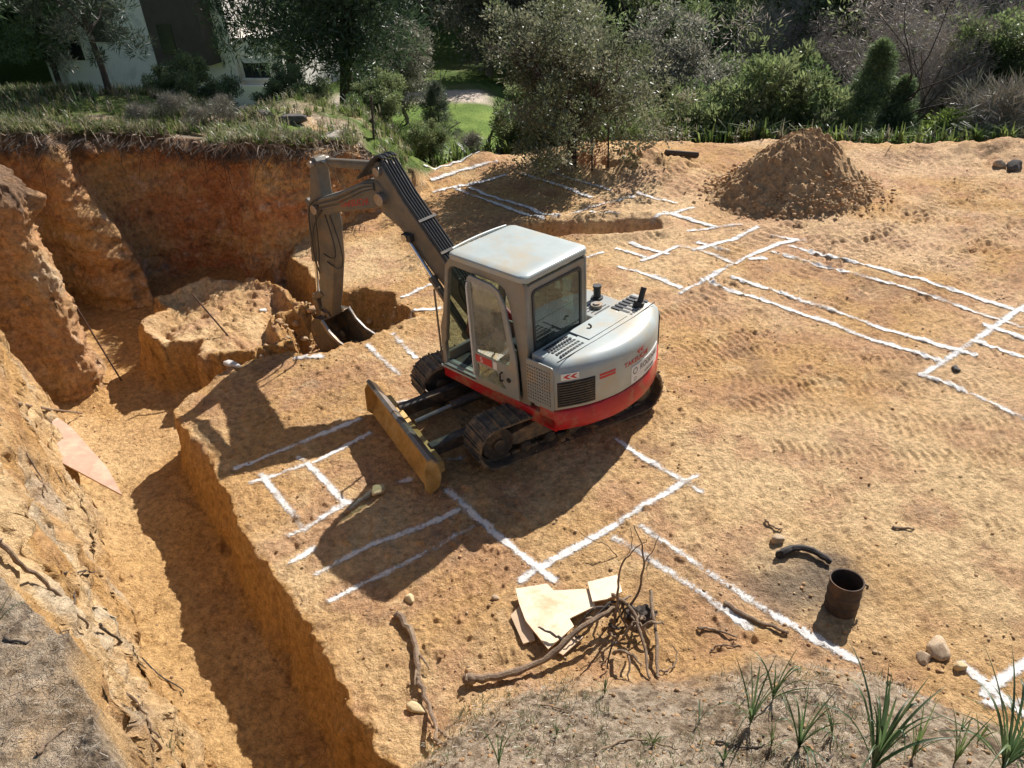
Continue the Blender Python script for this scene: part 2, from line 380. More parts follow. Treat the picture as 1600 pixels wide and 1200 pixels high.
# ---------------------------------------------------------------- rear cut face
def resample(pts, step):
    out = [np.array(pts[0], float)]
    for a, b in zip(pts[:-1], pts[1:]):
        a = np.array(a, float); b = np.array(b, float); n = max(1, int(np.linalg.norm((b-a)[:2])/step))
        for i in range(1, n+1): out.append(a+(b-a)*i/n)
    return np.array(out)
def chaikin(p, n=2):
    p = np.array(p, float)
    for _ in range(n):
        q = [p[0]]
        for a, b in zip(p[:-1], p[1:]): q += [a*.75+b*.25, a*.25+b*.75]
        q.append(p[-1]); p = np.array(q)
    return p
def wall_strip(name, pts, batter, sp=1):
    """pts: x,y,zfoot,ztop along the foot; face leans back by batter; outward = right of travel"""
    p = resample(chaikin(pts, 2), .03); n = len(p)
    tg = np.gradient(p[:, :2], axis=0); tg /= np.linalg.norm(tg, axis=1)[:, None]
    k = np.ones(41)/41
    for j in (0, 1): tg[:, j] = np.convolve(np.pad(tg[:, j], 20, mode='edge'), k, 'valid')
    nrm = np.stack([tg[:, 1], -tg[:, 0]], 1)
    m = 120; t = np.linspace(-.12, 1, m); extra = np.linspace(0, 1, 14)[1:]
    rows = []
    S_ = np.arange(n)*.03
    for tt in t:
        z = p[:, 2]+(p[:, 3]-p[:, 2])*tt
        back = batter*tt + .10*max(0, (tt-.93)/.07)**2
        rows.append(np.stack([p[:, 0]-nrm[:, 0]*back, p[:, 1]-nrm[:, 1]*back, z, np.full(n, tt)], 1))
    for e in extra:
        back = batter+.10+.55*e
        rows.append(np.stack([p[:, 0]-nrm[:, 0]*back, p[:, 1]-nrm[:, 1]*back, p[:, 3]+.05*np.sin(e*3)-.16*e, np.full(n, 1+e)], 1))
    A = np.array(rows); X, Y, Z, T = A[..., 0], A[..., 1], A[..., 2], A[..., 3]
    N = np.broadcast_to(nrm[None], A[..., :2].shape)
    dsp = (.20 if sp else .10)*fbm3(X*.9, Y*.9, Z*.6+9, 4, .55)+.15*fbm3(X*3, Y*3, Z*2.4, 5, .65)-.13*np.abs(fbm3(X*2.2+5, Y*2.2, Z*1.4, 3, .6))+.10*np.abs(fbm3(X*8, Y*8, Z*6, 3, .65))+.05*fbm3(X*14, Y*14, Z*14, 2)
    led = .025*np.clip(fbm3(X*1.2, Y*1.2, Z*5+3, 3)*3, -1, 1)+.07*fbm3(X*4.5, Y*4.5, Z*1.1+3, 4)
    # spur standing out from the face, widest at its foot, steep on its right side
    sx_ = S_[np.argmin(np.hypot(p[:, 0]+9.15, p[:, 1]-16.5))]+.12*np.sin(T*5)[:, :1]; ds = S_[None]-sx_-(.45*(1-np.clip(T, 0, 1)))
    spur = np.where(ds < 0, np.exp(-(ds/.75)**2), np.exp(-(ds/.20)**2))*(.18+1.15*(1-np.clip(T, 0, 1))**.8)*(1+.5*fbm3(X*2, Y*2, Z*2.5, 3))*sp
    # overhanging root mat just below the rim
    rm = np.exp(-((T-.93+.05*fbm(S_*3, S_*0+6, 3)[None])/.06)**2)*(.07+.30*np.maximum(0, fbm(S_*1.6, S_*0+3, 3))+.28*np.maximum(0, fbm(S_*7, S_*0+4, 2)))[None]
    fad = np.clip((1.6-T)/.5, 0, 1)
    o = (dsp+led+spur)*fad+rm; Z = Z+.16*fbm(S_*.9, S_*0+7, 4)[None]*sm((T-.5)/.5)*np.clip((2.2-T), 0, 1)
    X = X+N[..., 0]*o; Y = Y+N[..., 1]*o; Z = Z+.06*fbm3(X*5, Y*5, Z*5, 3)*fad
    c = np.broadcast_to(col(.62, .29, .13), (*X.shape, 3)).copy()
    n1 = fbm3(X*.8, Y*.8, Z*1.2, 4); n2 = fbm3(X*3, Y*3, Z*3, 4, .6); n3 = fbm3(X*2, Y*2, Z*9, 3)
    c = lerp(c, col(.72, .44, .20), sm(n1*2.2+.45)); c = lerp(c, col(.48, .19, .095), sm(n3*2.5)*.5)
    lo = sm((.55-T)/.3+n1)*sm(n2*3-.25)
    c = lerp(c, col(.50, .42, .35), lo*.6); c = lerp(c, col(.24, .18, .14), sm(n2*3-.6)*.5)
    c = lerp(c, col(.66, .42, .22), sm(-n2*3-.3)*.6); c = lerp(c, col(.68, .44, .20), sm(n1*3-.55)*.7); c = lerp(c, col(.60, .38, .18), np.clip(spur*1.3, 0, 1)*.7)
    n5 = fbm3(X*5+3, Y*5, Z*4, 4, .7); n6 = fbm3(X*3, Y*3, Z*.8, 4, .6)
    c = lerp(c, col(.80, .58, .42), sm(n5*3.2-.55)*.7*sm((1-T)*3)); c = lerp(c, col(.22, .10, .06), sm(-n5*3.2-.6)*.65); c = lerp(c, col(.30, .24, .19), sm(n6*3-.7)*.5)
    if not sp: c = lerp(c, col(.56, .35, .18), np.full(X.shape, .6)); c = lerp(c, col(.62, .50, .36), sm(n1*3-.3)*.5)
    root = sm((T-.87-.22*n2-.10*n1)/.10); c = lerp(c, col(.19, .125, .085), root*.85)  # dark earth and roots of the rim, with the overhang's shadow in the colour
    tp = sm((T-1.03)/.1); c = lerp(c, col(.34, .28, .21), tp*.8)
    m_, n_ = X.shape
    me = npmesh(name, np.stack([X, Y, Z], -1).reshape(-1, 3), gridfaces(m_, n_))
    setcol(me, 'tint', c.reshape(-1, 3)); o = link(name, me, SOIL); tag(o, kind='structure'); return o
wall_strip('cliff', [(-10.9, 15.2, -1.15, 2.98), (-10.5, 16.2, -1.15, 2.95), (-9.9, 16.45, -1.15, 2.88), (-9.3, 16.45, -1.15, 2.8), (-8.95, 16.75, -1.15, 2.68), (-8.6, 17.3, -1.15, 2.55),
                     (-8.0, 17.65, -1.15, 2.4), (-7.2, 17.72, -1.15, 2.28), (-6.7, 17.78, -1.15, 2.12), (-6.2, 17.2, -1.15, 2.2), (-5.7, 16.7, -1.15, 2.32), (-5.2, 16.25, -1.15, 2.42), (-4.65, 16.6, -.9, 2.3),
                     (-4.25, 17.0, -.1, 2.1), (-3.85, 17.05, -.1, 2.05), (-3.4, 17.9, -.1, 1.88), (-3.05, 18.25, -.1, 1.5), (-2.6, 18.6, -.1, 1.0), (-2.25, 19.1, -.1, .5)], .22)

wall_strip('earth_spur', [(-10.2, 11.55, -1.15, 3.0), (-9.3, 11.75, -1.15, 3.0), (-8.5, 11.95, -1.15, 3.0), (-7.95, 12.1, -1.15, 2.95), (-7.65, 12.35, -1.15, 2.95), (-7.75, 12.8, -1.15, 2.95), (-8.1, 13.3, -1.15, 2.95), (-8.6, 14.0, -1.15, 2.95), (-9.3, 14.8, -1.15, 2.95)], .30, sp=0)
# ---------------------------------------------------------------- chalk marking-out lines
CH = [[(350,735),(450,697),(575,650)],[(375,757),(440,737),(500,718),(590,672)],[(400,730),(440,782),(484,838)],[(455,705),(492,737),(545,795)],
 [(430,842),(480,822),(560,773)],[(445,886),(500,850)],[(475,908),(520,880),(600,843),(735,793)],[(497,950),(600,895),(757,820)],[(455,562),(512,562)],
 [(615,755),(652,745)],[(690,722),(732,714)],[(690,757),(760,825),(835,885),(882,922)],[(798,922),(850,888),(960,825),(1103,735)],[(950,683),(1030,730),(1110,782)],
 [(943,833),(1060,905),(1192,998)],[(985,815),(1090,885),(1190,950),(1362,1045)],[(1483,1018),(1545,1078),(1620,1140)],[(1640,1010),(1545,1075),(1525,1105)],[(1525,1105),(1620,1098)],
 [(570,537),(600,565),(632,592)],[(610,520),(655,566)],[(620,470),(682,440)],[(625,490),(700,478)],[(580,640),(652,628)],
 [(707,296),(780,322),(857,350)],[(730,294),(800,318),(882,346)],[(670,305),(737,290),(797,275)],[(668,292),(720,278),(786,264)],[(660,283),(740,262),(808,245)],[(696,267),(760,250)],
 [(809,271),(870,290),(930,312)],[(827,260),(880,278),(960,300)],[(857,350),(917,326),(998,304)],[(989,301),(1030,310),(1064,320)],[(915,329),(975,342)],
 [(1012,347),(1050,334),(1092,321)],[(1028,330),(1075,341),(1126,356)],[(1064,361),(1120,354),(1168,350)],[(955,387),(985,396),(1017,407)],[(975,377),(1010,388),(1051,402)],
 [(994,414),(1030,400),(1066,383)],[(1045,384),(1090,392),(1160,417)],[(1080,378),(1115,386),(1148,396)],[(1056,465),(1142,415),(1220,378),(1255,374)],[(957,416),(1000,430),(1073,456)],
 [(1165,406),(1203,404)],[(1135,431),(1250,468),(1400,517),(1540,563)],[(1088,435),(1200,473),(1340,520),(1488,571)],[(1197,391),(1320,425),(1430,455),(1562,497),(1640,525)],
 [(1223,381),(1340,410),(1480,450),(1640,497)],[(1199,366),(1262,377)],[(1650,450),(1590,484),(1520,535),(1434,590)],[(1504,528),(1640,570)],[(1524,503),(1640,540)],
 [(1422,579),(1500,605),(1640,675)],[(1043,332),(1085,343)],[(1075,396),(1130,378),(1190,352)],[(850,420),(900,408),(950,392)]]
def chalk():
    Vs, Fs, Ds, off = [], [], [], 0
    for li, l in enumerate(CH):
        pts = [P(*q) for q in l]
        p = resample([(a, b, 0) for a, b in pts], .022)[:, :2]
        n = len(p)
        k = 31 if n > 40 else 3
        ps = np.stack([np.convolve(np.pad(p[:, j], k//2, mode='edge'), np.ones(k)/k, 'valid') for j in (0, 1)], 1)
        ps[0], ps[-1] = p[0], p[-1]; p = ps
        tg = np.gradient(p, axis=0); tg /= np.linalg.norm(tg, axis=1)[:, None]+1e-9
        nr = np.stack([-tg[:, 1], tg[:, 0]], 1); sa = np.arange(n)*.022+li*13.7
        p = p+nr*(.03*fbm(sa*1.1, sa*0+1, 3))[:, None]
        u = np.linspace(-1, 1, 13); W_ = .13
        V = p[:, None, :]+nr[:, None, :]*(u[None, :, None]*W_)
        x, y = V[..., 0].ravel(), V[..., 1].ravel()
        z = hza(x, y)+.007+.012*np.clip((np.hypot(x, y)-9)/9, 0, 1)+.0008*(li % 7)
        wid = (.36+.06*fbm(sa*1.6, sa*0+9, 3)+.10*fbm(sa*12, sa*0+2, 2))
        dens = np.clip(.86+.8*fbm(sa*.9, sa*0+5, 3)+.35*fbm(sa*7, sa*0+15, 2), .45, 1.1)
        far = np.clip((np.hypot(p[:, 0], p[:, 1])-9)/8, 0, 1)
        wid = wid*(1+.30*far); dens = dens*(1+.05*far)
        e = np.exp(-(np.abs(u)[None, :]/(wid[:, None]*1.02))**2.4)
        ends = np.minimum(1, np.minimum(np.arange(n), n-1-np.arange(n))/5.)
        D = (e*.70+.24*np.exp(-(np.abs(u)[None, :]/.6)**2))*(np.abs(u)[None, :] < .99)*dens[:, None]*ends[:, None]
        Vs.append(np.stack([x, y, z], 1)); Fs.append(gridfaces(n, 13)+off); off += n*13; Ds.append(D.ravel())
    me = npmesh('chalk_lines', np.concatenate(Vs), np.concatenate(Fs)[:, ::-1]); D = np.concatenate(Ds)
    setcol(me, 'dens', np.repeat(D[:, None], 3, 1))
    m, t, b = newmat('chalk'); v = objcoord(t)
    a = t.nodes.new('ShaderNodeAttribute'); a.attribute_name = 'dens'
    n1 = noise(t, 26, 8, .8, v); n2 = noise(t, 120, 3, .7, v)
    g1 = t.nodes.new('ShaderNodeMath'); g1.operation = 'MULTIPLY_ADD'; g1.inputs[1].default_value = 2.6; g1.inputs[2].default_value = -1.28; t.links.new(n1.outputs['Fac'], g1.inputs[0])
    ad = t.nodes.new('ShaderNodeMath'); ad.operation = 'MULTIPLY_ADD'; ad.inputs[1].default_value = .85
    t.links.new(n2.outputs['Fac'], ad.inputs[0]); t.links.new(g1.outputs[0], ad.inputs[2])   # ~.55 mean
    su = t.nodes.new('ShaderNodeMath'); su.operation = 'SUBTRACT'; t.links.new(a.outputs['Fac'], su.inputs[0]); t.links.new(ad.outputs[0], su.inputs[1])
    mr = t.nodes.new('ShaderNodeMapRange'); mr.inputs[1].default_value = -.16; mr.inputs[2].default_value = .26; t.links.new(su.outputs[0], mr.inputs[0])
    t.links.new(mr.outputs[0], b.inputs['Alpha'])
    r = ramp(t, n1.outputs['Fac'], [(.3, (.50, .42, .33)), (.44, (.74, .70, .64)), (.56, (.86, .84, .81))]); t.links.new(r.outputs[0], b.inputs['Base Color'])
    b.inputs['Roughness'].default_value = .95
    bp = t.nodes.new('ShaderNodeBump'); bp.inputs['Strength'].default_value = .9; bp.inputs['Distance'].default_value = .03
    t.links.new(n1.outputs['Fac'], bp.inputs['Height']); t.links.new(bp.outputs[0], b.inputs['Normal'])
    o = link('chalk_lines', me, m); tag(o, kind='structure')
chalk()

# ---------------------------------------------------------------- mesh helpers for built things
def bmobj(name, bm, mat, parent=None, smooth=False, bevel=0, seg=2, angle=35):
    bmesh.ops.recalc_face_normals(bm, faces=bm.faces[:])
    me = bpy.data.meshes.new(name); bm.to_mesh(me); bm.free()
    o = link(name, me, mat, parent)
    if bevel:
        md = o.modifiers.new('bevel', 'BEVEL'); md.width = bevel; md.segments = seg; md.limit_method = 'ANGLE'; md.angle_limit = math.radians(40)
    if smooth or bevel:
        for p in me.polygons: p.use_smooth = True
        try: me.set_sharp_from_angle(angle=math.radians(angle))
        except Exception: pass
    return o
def BM(): return bmesh.new()
def box(bm, a, b, M=None):
    """box between corners a and b"""
    x0, y0, z0 = a; x1, y1, z1 = b
    v = [bm.verts.new(M @ Vector(c) if M else c) for c in ((x0,y0,z0),(x1,y0,z0),(x1,y1,z0),(x0,y1,z0),(x0,y0,z1),(x1,y0,z1),(x1,y1,z1),(x0,y1,z1))]
    for f in ((0,3,2,1),(4,5,6,7),(0,1,5,4),(1,2,6,5),(2,3,7,6),(3,0,4,7)): bm.faces.new([v[i] for i in f])
def prism(bm, prof, l0, l1, axis=1):
    """profile in (f,z) extruded along l; axis=2: profile (f,l) extruded in z"""
    mk = (lambda p, l: (p[0], l, p[1])) if axis == 1 else (lambda p, l: (p[0], p[1], l))
    a = [bm.verts.new(mk(p, l0)) for p in prof]; b = [bm.verts.new(mk(p, l1)) for p in prof]
    n = len(prof); bm.faces.new(a); bm.faces.new(b[::-1])
    for i in range(n): bm.faces.new((a[i], b[i], b[(i+1) % n], a[(i+1) % n]))
def tube(bm, pts, r, n=8, cap=True):
    pts = [Vector(p) for p in pts]; rings = []; up = Vector((0, 0, 1))
    for i, p in enumerate(pts):
        d = (pts[min(i+1, len(pts)-1)]-pts[max(i-1, 0)]).normalized()
        if i == 0:
            a = d.cross(up)
            if a.length < .1: a = d.cross(Vector((1, 0, 0)))
            a.normalize()
        else: a = (a-d*a.dot(d)).normalized()
        b = d.cross(a); rr_ = r[i] if isinstance(r, (list, tuple)) else r
        rings.append([bm.verts.new(p+(a*math.cos(t)+b*math.sin(t))*rr_) for t in [2*math.pi*k/n for k in range(n)]])
    for A, B in zip(rings[:-1], rings[1:]):
        for k in range(n): bm.faces.new((A[k], A[(k+1) % n], B[(k+1) % n], B[k]))
    if cap: bm.faces.new(rings[0][::-1]); bm.faces.new(rings[-1])
def bez(p0, p1, p2, p3, n=14):
    p0, p1, p2, p3 = map(Vector, (p0, p1, p2, p3)); o = []
    for i in range(n+1):
        t = i/n; o.append(p0*(1-t)**3+p1*3*t*(1-t)**2+p2*3*t*t*(1-t)+p3*t**3)
    return o
def cyl(bm, c, axis, r, h, n=24):
    c = Vector(c); ax = Vector(axis).normalized()*h/2; tube(bm, [c-ax, c+ax], r, n)
def panel(name, outer, holes, thick, mat, parent, place, bevel=.006):
    """flat plate with holes; place(u,v,w)->(x,y,z)"""
    cu = bpy.data.curves.new(name, 'CURVE'); cu.dimensions = '2D'; cu.fill_mode = 'BOTH'; cu.extrude = thick/2-bevel; cu.bevel_depth = bevel; cu.bevel_resolution = 1
    for pl in [outer]+holes:
        s = cu.splines.new('POLY'); s.points.add(len(pl)-1); s.use_cyclic_u = True
        for i, q in enumerate(pl): s.points[i].co = (q[0], q[1], 0, 1)
    to = bpy.data.objects.new('tmp', cu); C.link(to)
    dg = bpy.context.evaluated_depsgraph_get(); dg.update(); me = bpy.data.meshes.new_from_object(to.evaluated_get(dg))
    bpy.data.objects.remove(to); bpy.data.curves.remove(cu)
    for v in me.vertices: v.co = place(*v.co)
    me.materials.clear(); me.name = name
    bm = bmesh.new(); bm.from_mesh(me); bmesh.ops.remove_doubles(bm, verts=bm.verts[:], dist=1e-5); bmesh.ops.recalc_face_normals(bm, faces=bm.faces[:]); bm.to_mesh(me); bm.free()
    return link(name, me, mat, parent)
def textmesh(name, s, size, mat, parent, place, ext=.002, align='CENTER', sx=1.0, shear=0):
    cu = bpy.data.curves.new(name, 'FONT'); cu.body = s; cu.size = size; cu.extrude = ext; cu.align_x = align; cu.align_y = 'CENTER'; cu.shear = shear
    to = bpy.data.objects.new('tmp', cu); C.link(to)
    dg = bpy.context.evaluated_depsgraph_get(); dg.update(); me = bpy.data.meshes.new_from_object(to.evaluated_get(dg))
    bpy.data.objects.remove(to); bpy.data.curves.remove(cu)
    for v in me.vertices: v.co = place(v.co.x*sx, v.co.y, v.co.z)
    me.materials.clear(); return link(name, me, mat, parent)
def rrect(x0, y0, x1, y1, r, n=5):
    o = []
    for cx, cy, a in ((x1-r, y1-r, 0), (x0+r, y1-r, 90), (x0+r, y0+r, 180), (x1-r, y0+r, 270)):
        for i in range(n+1):
            t = math.radians(a+90*i/n); o.append((cx+r*math.cos(t), cy+r*math.sin(t)))
    return o

# ---------------------------------------------------------------- excavator
DUST = (.42, .31, .19)
M_grey = simple('machine_grey', (.30, .31, .29), .42, 0, .08, 3, .05, DUST, .25)
M_light = simple('machine_light', (.38, .42, .405), .40, 0, .10, 2.5, .04, (.42, .37, .28), .38)
M_arm = simple('arm_paint', (.13, .12, .10), .5, 0, .3, 4, .06, (.20, .15, .095), .5)
M_cab = simple('cab_paint', (.24, .23, .20), .45, 0, .15, 4, .05, (.27, .21, .14), .4)
M_red = simple('red_paint', (.44, .012, .02), .38, 0, .2, 5, .04, (.34, .16, .09), .30)
M_black = simple('black_rubber', (.022, .022, .024), .5, 0, .3, 20, .1)
M_hose = simple('hose_black', (.03, .03, .032), .35, 0, .3, 20, 0)
M_dark = simple('dark_steel', (.055, .05, .045), .55, .2, .3, 8, .15, (.20, .14, .08), .35)
M_track = simple('track_shoes', (.10, .085, .07), .65, .2, .35, 9, .3, (.30, .21, .12), .55)
M_rust = simple('muddy_blade', (.40, .23, .06), .75, .1, .35, 5, .3, (.52, .35, .14), .5)
M_steel = simple('worn_steel', (.34, .31, .28), .4, .7, .2, 10, .1, (.35, .26, .17), .35)
M_scr = simple('scraped_paint', (.62, .36, .28), .6, 0, .3, 30)
M_chrome = simple('chrome_rod', (.7, .7, .7), .15, 1, .03, 10, 0)
M_seat = simple('seat_cloth', (.035, .036, .04), .8, 0, .2, 30, .1)
M_white = simple('white_plastic', (.72, .72, .70), .5, 0, .05, 6, 0)
M_redd = simple('red_decal', (.55, .03, .03), .5, 0, .1, 10, 0)
M_ink = simple('sign_ink', (.16, .14, .13), .6, 0, .1, 10, 0)
M_bucket = simple('bucket_steel', (.15, .125, .10), .5, .5, .3, 7, .15, (.34, .22, .11), .4)
def glassmat(name='glass', tint=(.80, .90, .86), op=.22):
    m, t, b = newmat(name); t.nodes.remove(b); out = t.nodes['Material Output']
    tr = t.nodes.new('ShaderNodeBsdfTransparent'); tr.inputs[0].default_value = (*tint, 1)
    gl = t.nodes.new('ShaderNodeBsdfGlossy'); gl.inputs['Roughness'].default_value = .04; gl.inputs[0].default_value = (.9, .95, .95, 1)
    df = t.nodes.new('ShaderNodeBsdfDiffuse'); df.inputs[0].default_value = (.42, .42, .36, 1)
    lw = t.nodes.new('ShaderNodeLayerWeight'); lw.inputs[0].default_value = .5; pw = t.nodes.new('ShaderNodeMath'); pw.operation = 'POWER'; pw.inputs[1].default_value = 3.5; t.links.new(lw.outputs['Facing'], pw.inputs[0]); fr = t.nodes.new('ShaderNodeMath'); fr.operation = 'MULTIPLY_ADD'; fr.inputs[1].default_value = .7; fr.inputs[2].default_value = .06; t.links.new(pw.outputs[0], fr.inputs[0])
    n = noise(t, 3, 8, .7, objcoord(t)); r = ramp(t, n.outputs['Fac'], [(.35, (op*.3,)*3), (.75, (op*1.6,)*3)])
    m1 = t.nodes.new('ShaderNodeMixShader'); t.links.new(r.outputs[0], m1.inputs[0]); t.links.new(tr.outputs[0], m1.inputs[1]); t.links.new(df.outputs[0], m1.inputs[2])
    m2 = t.nodes.new('ShaderNodeMixShader'); t.links.new(fr.outputs[0], m2.inputs[0]); t.links.new(m1.outputs[0], m2.inputs[1]); t.links.new(gl.outputs[0], m2.inputs[2])
    t.links.new(m2.outputs[0], out.inputs[0]); return m
M_glass = glassmat('glass', (.34, .44, .39), .16); M_glass2 = glassmat('dusty_glass', (.62, .68, .55), .5)

EX, EY = .46, 9.70
EXC = empty('excavator', (EX, EY, 0), 0, 'grey and red tracked excavator with cab and long jointed arm digging in the pit', 'excavator')
UP = math.radians(134.5); UB = math.radians(138); UC = math.radians(207)
def U(o): o.rotation_euler = (0, 0, UP); return o
def UA(o): o.rotation_euler = (0, 0, UB); return o
def D(o): o.rotation_euler = (0, 0, UC); return o

# --- undercarriage (x forward to the blade, y left)
def stadium(L, r, n):
    """points round a track loop: centres at +-L/2, radius r"""
    per = 2*L+2*math.pi*r; o = []
    for i in range(n):
        s = per*i/n
        if s < L: o.append((-L/2+s, 2*r, 0))
        elif s < L+math.pi*r: a = (s-L)/r; o.append((L/2+r*math.sin(a), r+r*math.cos(a), -a))
        elif s < 2*L+math.pi*r: q = s-L-math.pi*r; o.append((L/2-q, 0, math.pi))
        else: a = (s-2*L-math.pi*r)/r; o.append((-L/2-r*math.sin(a), r-r*math.cos(a), math.pi-a))
    return o
for sgn in (1, -1):
    yc = sgn*.915; w = .235
    bm = BM()
    for (x, z, a) in stadium(2.33, .325, 46):
        M = Matrix.Translation((x+.15, yc, z+.03)) @ Matrix.Rotation(-a, 4, 'Y')
        box(bm, (-.074, -w, -.028), (.074, w, .0), M); box(bm, (-.012, -w, 0), (.012, w, .028), M); box(bm, (-.06, -w, 0), (-.045, w, .014), M)
        box(bm, (-.06, -.07, -.07), (.06, -.03, -.028), M); box(bm, (-.06, .03, -.07), (.06, .07, -.028), M)
    tk = D(bmobj('track', bm, M_track, EXC))
    def sub(nm, bm, mt, **k): return bmobj(nm, bm, mt, tk, **k)
    bm = BM(); cyl(bm, (1.31, yc, .355), (0, 1, 0), .235, .26, 28); cyl(bm, (1.31, yc, .355), (0, 1, 0), .09, .36, 20); sub('idler', bm, M_dark, bevel=.012)
    bm = BM(); cyl(bm, (-1.015, yc, .355), (0, 1, 0), .22, .10, 28); cyl(bm, (-1.015, yc, .355), (0, 1, 0), .15, .34, 24)
    for k in range(15):
        a = k*2*math.pi/15; M = Matrix.Translation((-1.015, yc, .355)) @ Matrix.Rotation(a, 4, 'Y'); box(bm, (.20, -.035, -.022), (.262, .035, .022), M)
    sub('sprocket', bm, M_dark)
    bm = BM(); prism(bm, [(-.85, .24), (1.05, .24), (1.18, .30), (1.18, .42), (.6, .53), (-.6, .53), (-.85, .44)], yc-.13, yc+.13); sub('track_frame', bm, M_track, bevel=.015)
    for x in (-.62, -.24, .14, .52, .90):
        bm = BM(); cyl(bm, (x, yc, .165), (0, 1, 0), .085, .30, 18); sub('roller', bm, M_dark)
bm = BM(); box(bm, (-.75, -.68, .30), (.75, .68, .56)); prism(bm, [(-.45, .56), (.45, .56), (.4, .64), (-.4, .64)], -.45, .45)
D(bmobj('undercarriage_frame', bm, M_dark, EXC, bevel=.03))
bm = BM(); cyl(bm, (0, 0, .62), (0, 0, 1), .52, .12, 40); D(bmobj('swing_ring', bm, M_dark, EXC))
# blade
bm = BM()
prof = [(2.30, .05), (2.36, .03), (2.27, .16), (2.235, .28), (2.26, .40), (2.34, .50), (2.30, .52), (2.21, .42), (2.185, .28), (2.22, .14)]
prof = [(a, b*1.1) for a, b in prof]; prism(bm, prof, -1.12, 1.12)
for y in (-1.115, 1.075): prism(bm, [(2.36, .03), (2.42, .10), (2.40, .46), (2.34, .55), (2.20, .42), (2.18, .25), (2.22, .1)], y, y+.04)
prism(bm, [(2.19, .15), (2.19, .36), (2.06, .33), (2.06, .18)], -.95, .95)
bl = D(bmobj('blade', bm, M_rust, EXC, bevel=.008))
bm = BM(); prism(bm, [(2.215, .462), (2.31, .575), (2.345, .553), (2.345, .580), (2.30, .602), (2.195, .480)], -1.12, 1.12); bmobj('blade_edge', bm, M_steel, bl)
for y in (-.55, .55):
    bm = BM(); prism(bm, [(.7, .28), (.7, .46), (1.5, .40), (2.1, .36), (2.1, .18), (1.5, .22)], y-.07, y+.07); D(bmobj('blade_arm', bm, M_dark, EXC, bevel=.015))
bm = BM(); tube(bm, [(.75, 0, .50), (1.5, 0, .46)], .065, 16); D(bmobj('blade_cylinder', bm, M_dark, EXC, smooth=True))
bm = BM(); tube(bm, [(1.5, 0, .46), (2.06, 0, .40)], .035, 12); D(bmobj('cylinder_rod', bm, M_steel, EXC, smooth=True))

# --- upper structure (x forward, y left)
def tailf(l, add=0.0):
    """rear outline of the house: f for a given l"""
    t = min(1, abs(l)/1.13); return -(1.25+.40*(1-t**2.2))-add
def outline(ins=0.0, front=-.80):
    pts = [(front, 1.13-ins)]
    for i in range(33):
        l = 1.13-2.26*i/32; pts.append((tailf(l)+ins*(1 if abs(l) < 1.1 else .8), l*(1-ins/1.13)))
    pts.append((front, -(1.13-ins)))
    return pts
def rings(bm, specs, front=-.80, frontins=True, cap_top=True):
    rs = []
    for z, ins in specs:
        rs.append([bm.verts.new((p[0], p[1], z)) for p in outline(ins, front)])
    for A, B in zip(rs[:-1], rs[1:]):
        n = len(A)
        for k in range(n): bm.faces.new((A[k], A[(k+1) % n], B[(k+1) % n], B[k]))
    bm.faces.new(rs[0][::-1]); bm.faces.new(rs[-1])
# deck: red side skirts and floor
bm = BM(); prism(bm, [(.95, 1.08), (-.80, 1.13), (-1.245, 1.13), (-1.245, -1.13), (.5, -1.1), (.95, -.55)], .60, .80, axis=2)
U(bmobj('deck', bm, M_red, EXC, bevel=.02))
bm = BM(); rings(bm, [(.60, .05), (.62, .015), (.65, 0), (.90, 0), (.92, .015)], front=-.98); U(bmobj('counterweight', bm, M_red, EXC, smooth=True, angle=50))
bm = BM(); rings(bm, [(.925, .03), (.945, .012), (1.43, .012), (1.50, .028), (1.555, .065), (1.59, .12), (1.605, .20), (1.61, .30)], front=-1.0)
hood = U(bmobj('tail_cover', bm, M_light, EXC, smooth=True, angle=60))
# engine hood between cab and tail
bm = BM(); box(bm, (-1.0, -1.118, .80), (-.795, 1.06, 1.60)); hood2 = U(bmobj('engine_hood', bm, M_light, EXC, bevel=.03))
# right side boxes (tank and console)
bm = BM(); box(bm, (-.73, -1.115, .80), (.55, -.42, 1.42)); tank = U(bmobj('tank_housing', bm, M_grey, EXC, bevel=.035))
bm = BM()
for i in range(7): box(bm, (-.65+i*.065, -.86, 1.418), (-.63+i*.065, -.52, 1.424))
bmobj('vent_slots', bm, M_black, tank)
bm = BM(); box(bm, (.0, -1.0, 1.42), (.45, -.62, 1.56)); U(bmobj('battery_cover', bm, M_light, EXC, bevel=.03))
bm = BM(); tube(bm, [(-.28, -.95, 1.42), (-.28, -.95, 1.60)], .055, 18); tube(bm, [(-.28, -.95, 1.60), (-.28, -.95, 1.63)], .065, 18); tube(bm, [(-.28, -.95, 1.42), (-.28, -.95, 1.445)], .09, 18)
U(bmobj('exhaust_stack', bm, M_black, EXC, smooth=True))
bm = BM(); tube(bm, [(-.45, -.72, 1.41), (-.45, -.72, 1.47)], .085, 20); tube(bm, [(-.45, -.72, 1.47), (-.45, -.72, 1.49)], .05, 20); U(bmobj('filler_cap', bm, M_steel, EXC, smooth=True))
bm = BM(); tube(bm, [(-1.10, -.82, 1.60), (-1.11, -.84, 1.66)], .075, 16); tube(bm, [(-1.11, -.84, 1.64), (-1.11, -.90, 1.78), (-1.11, -.93, 1.84)], .04, 14); U(bmobj('exhaust_pipe', bm, M_black, EXC, smooth=True))
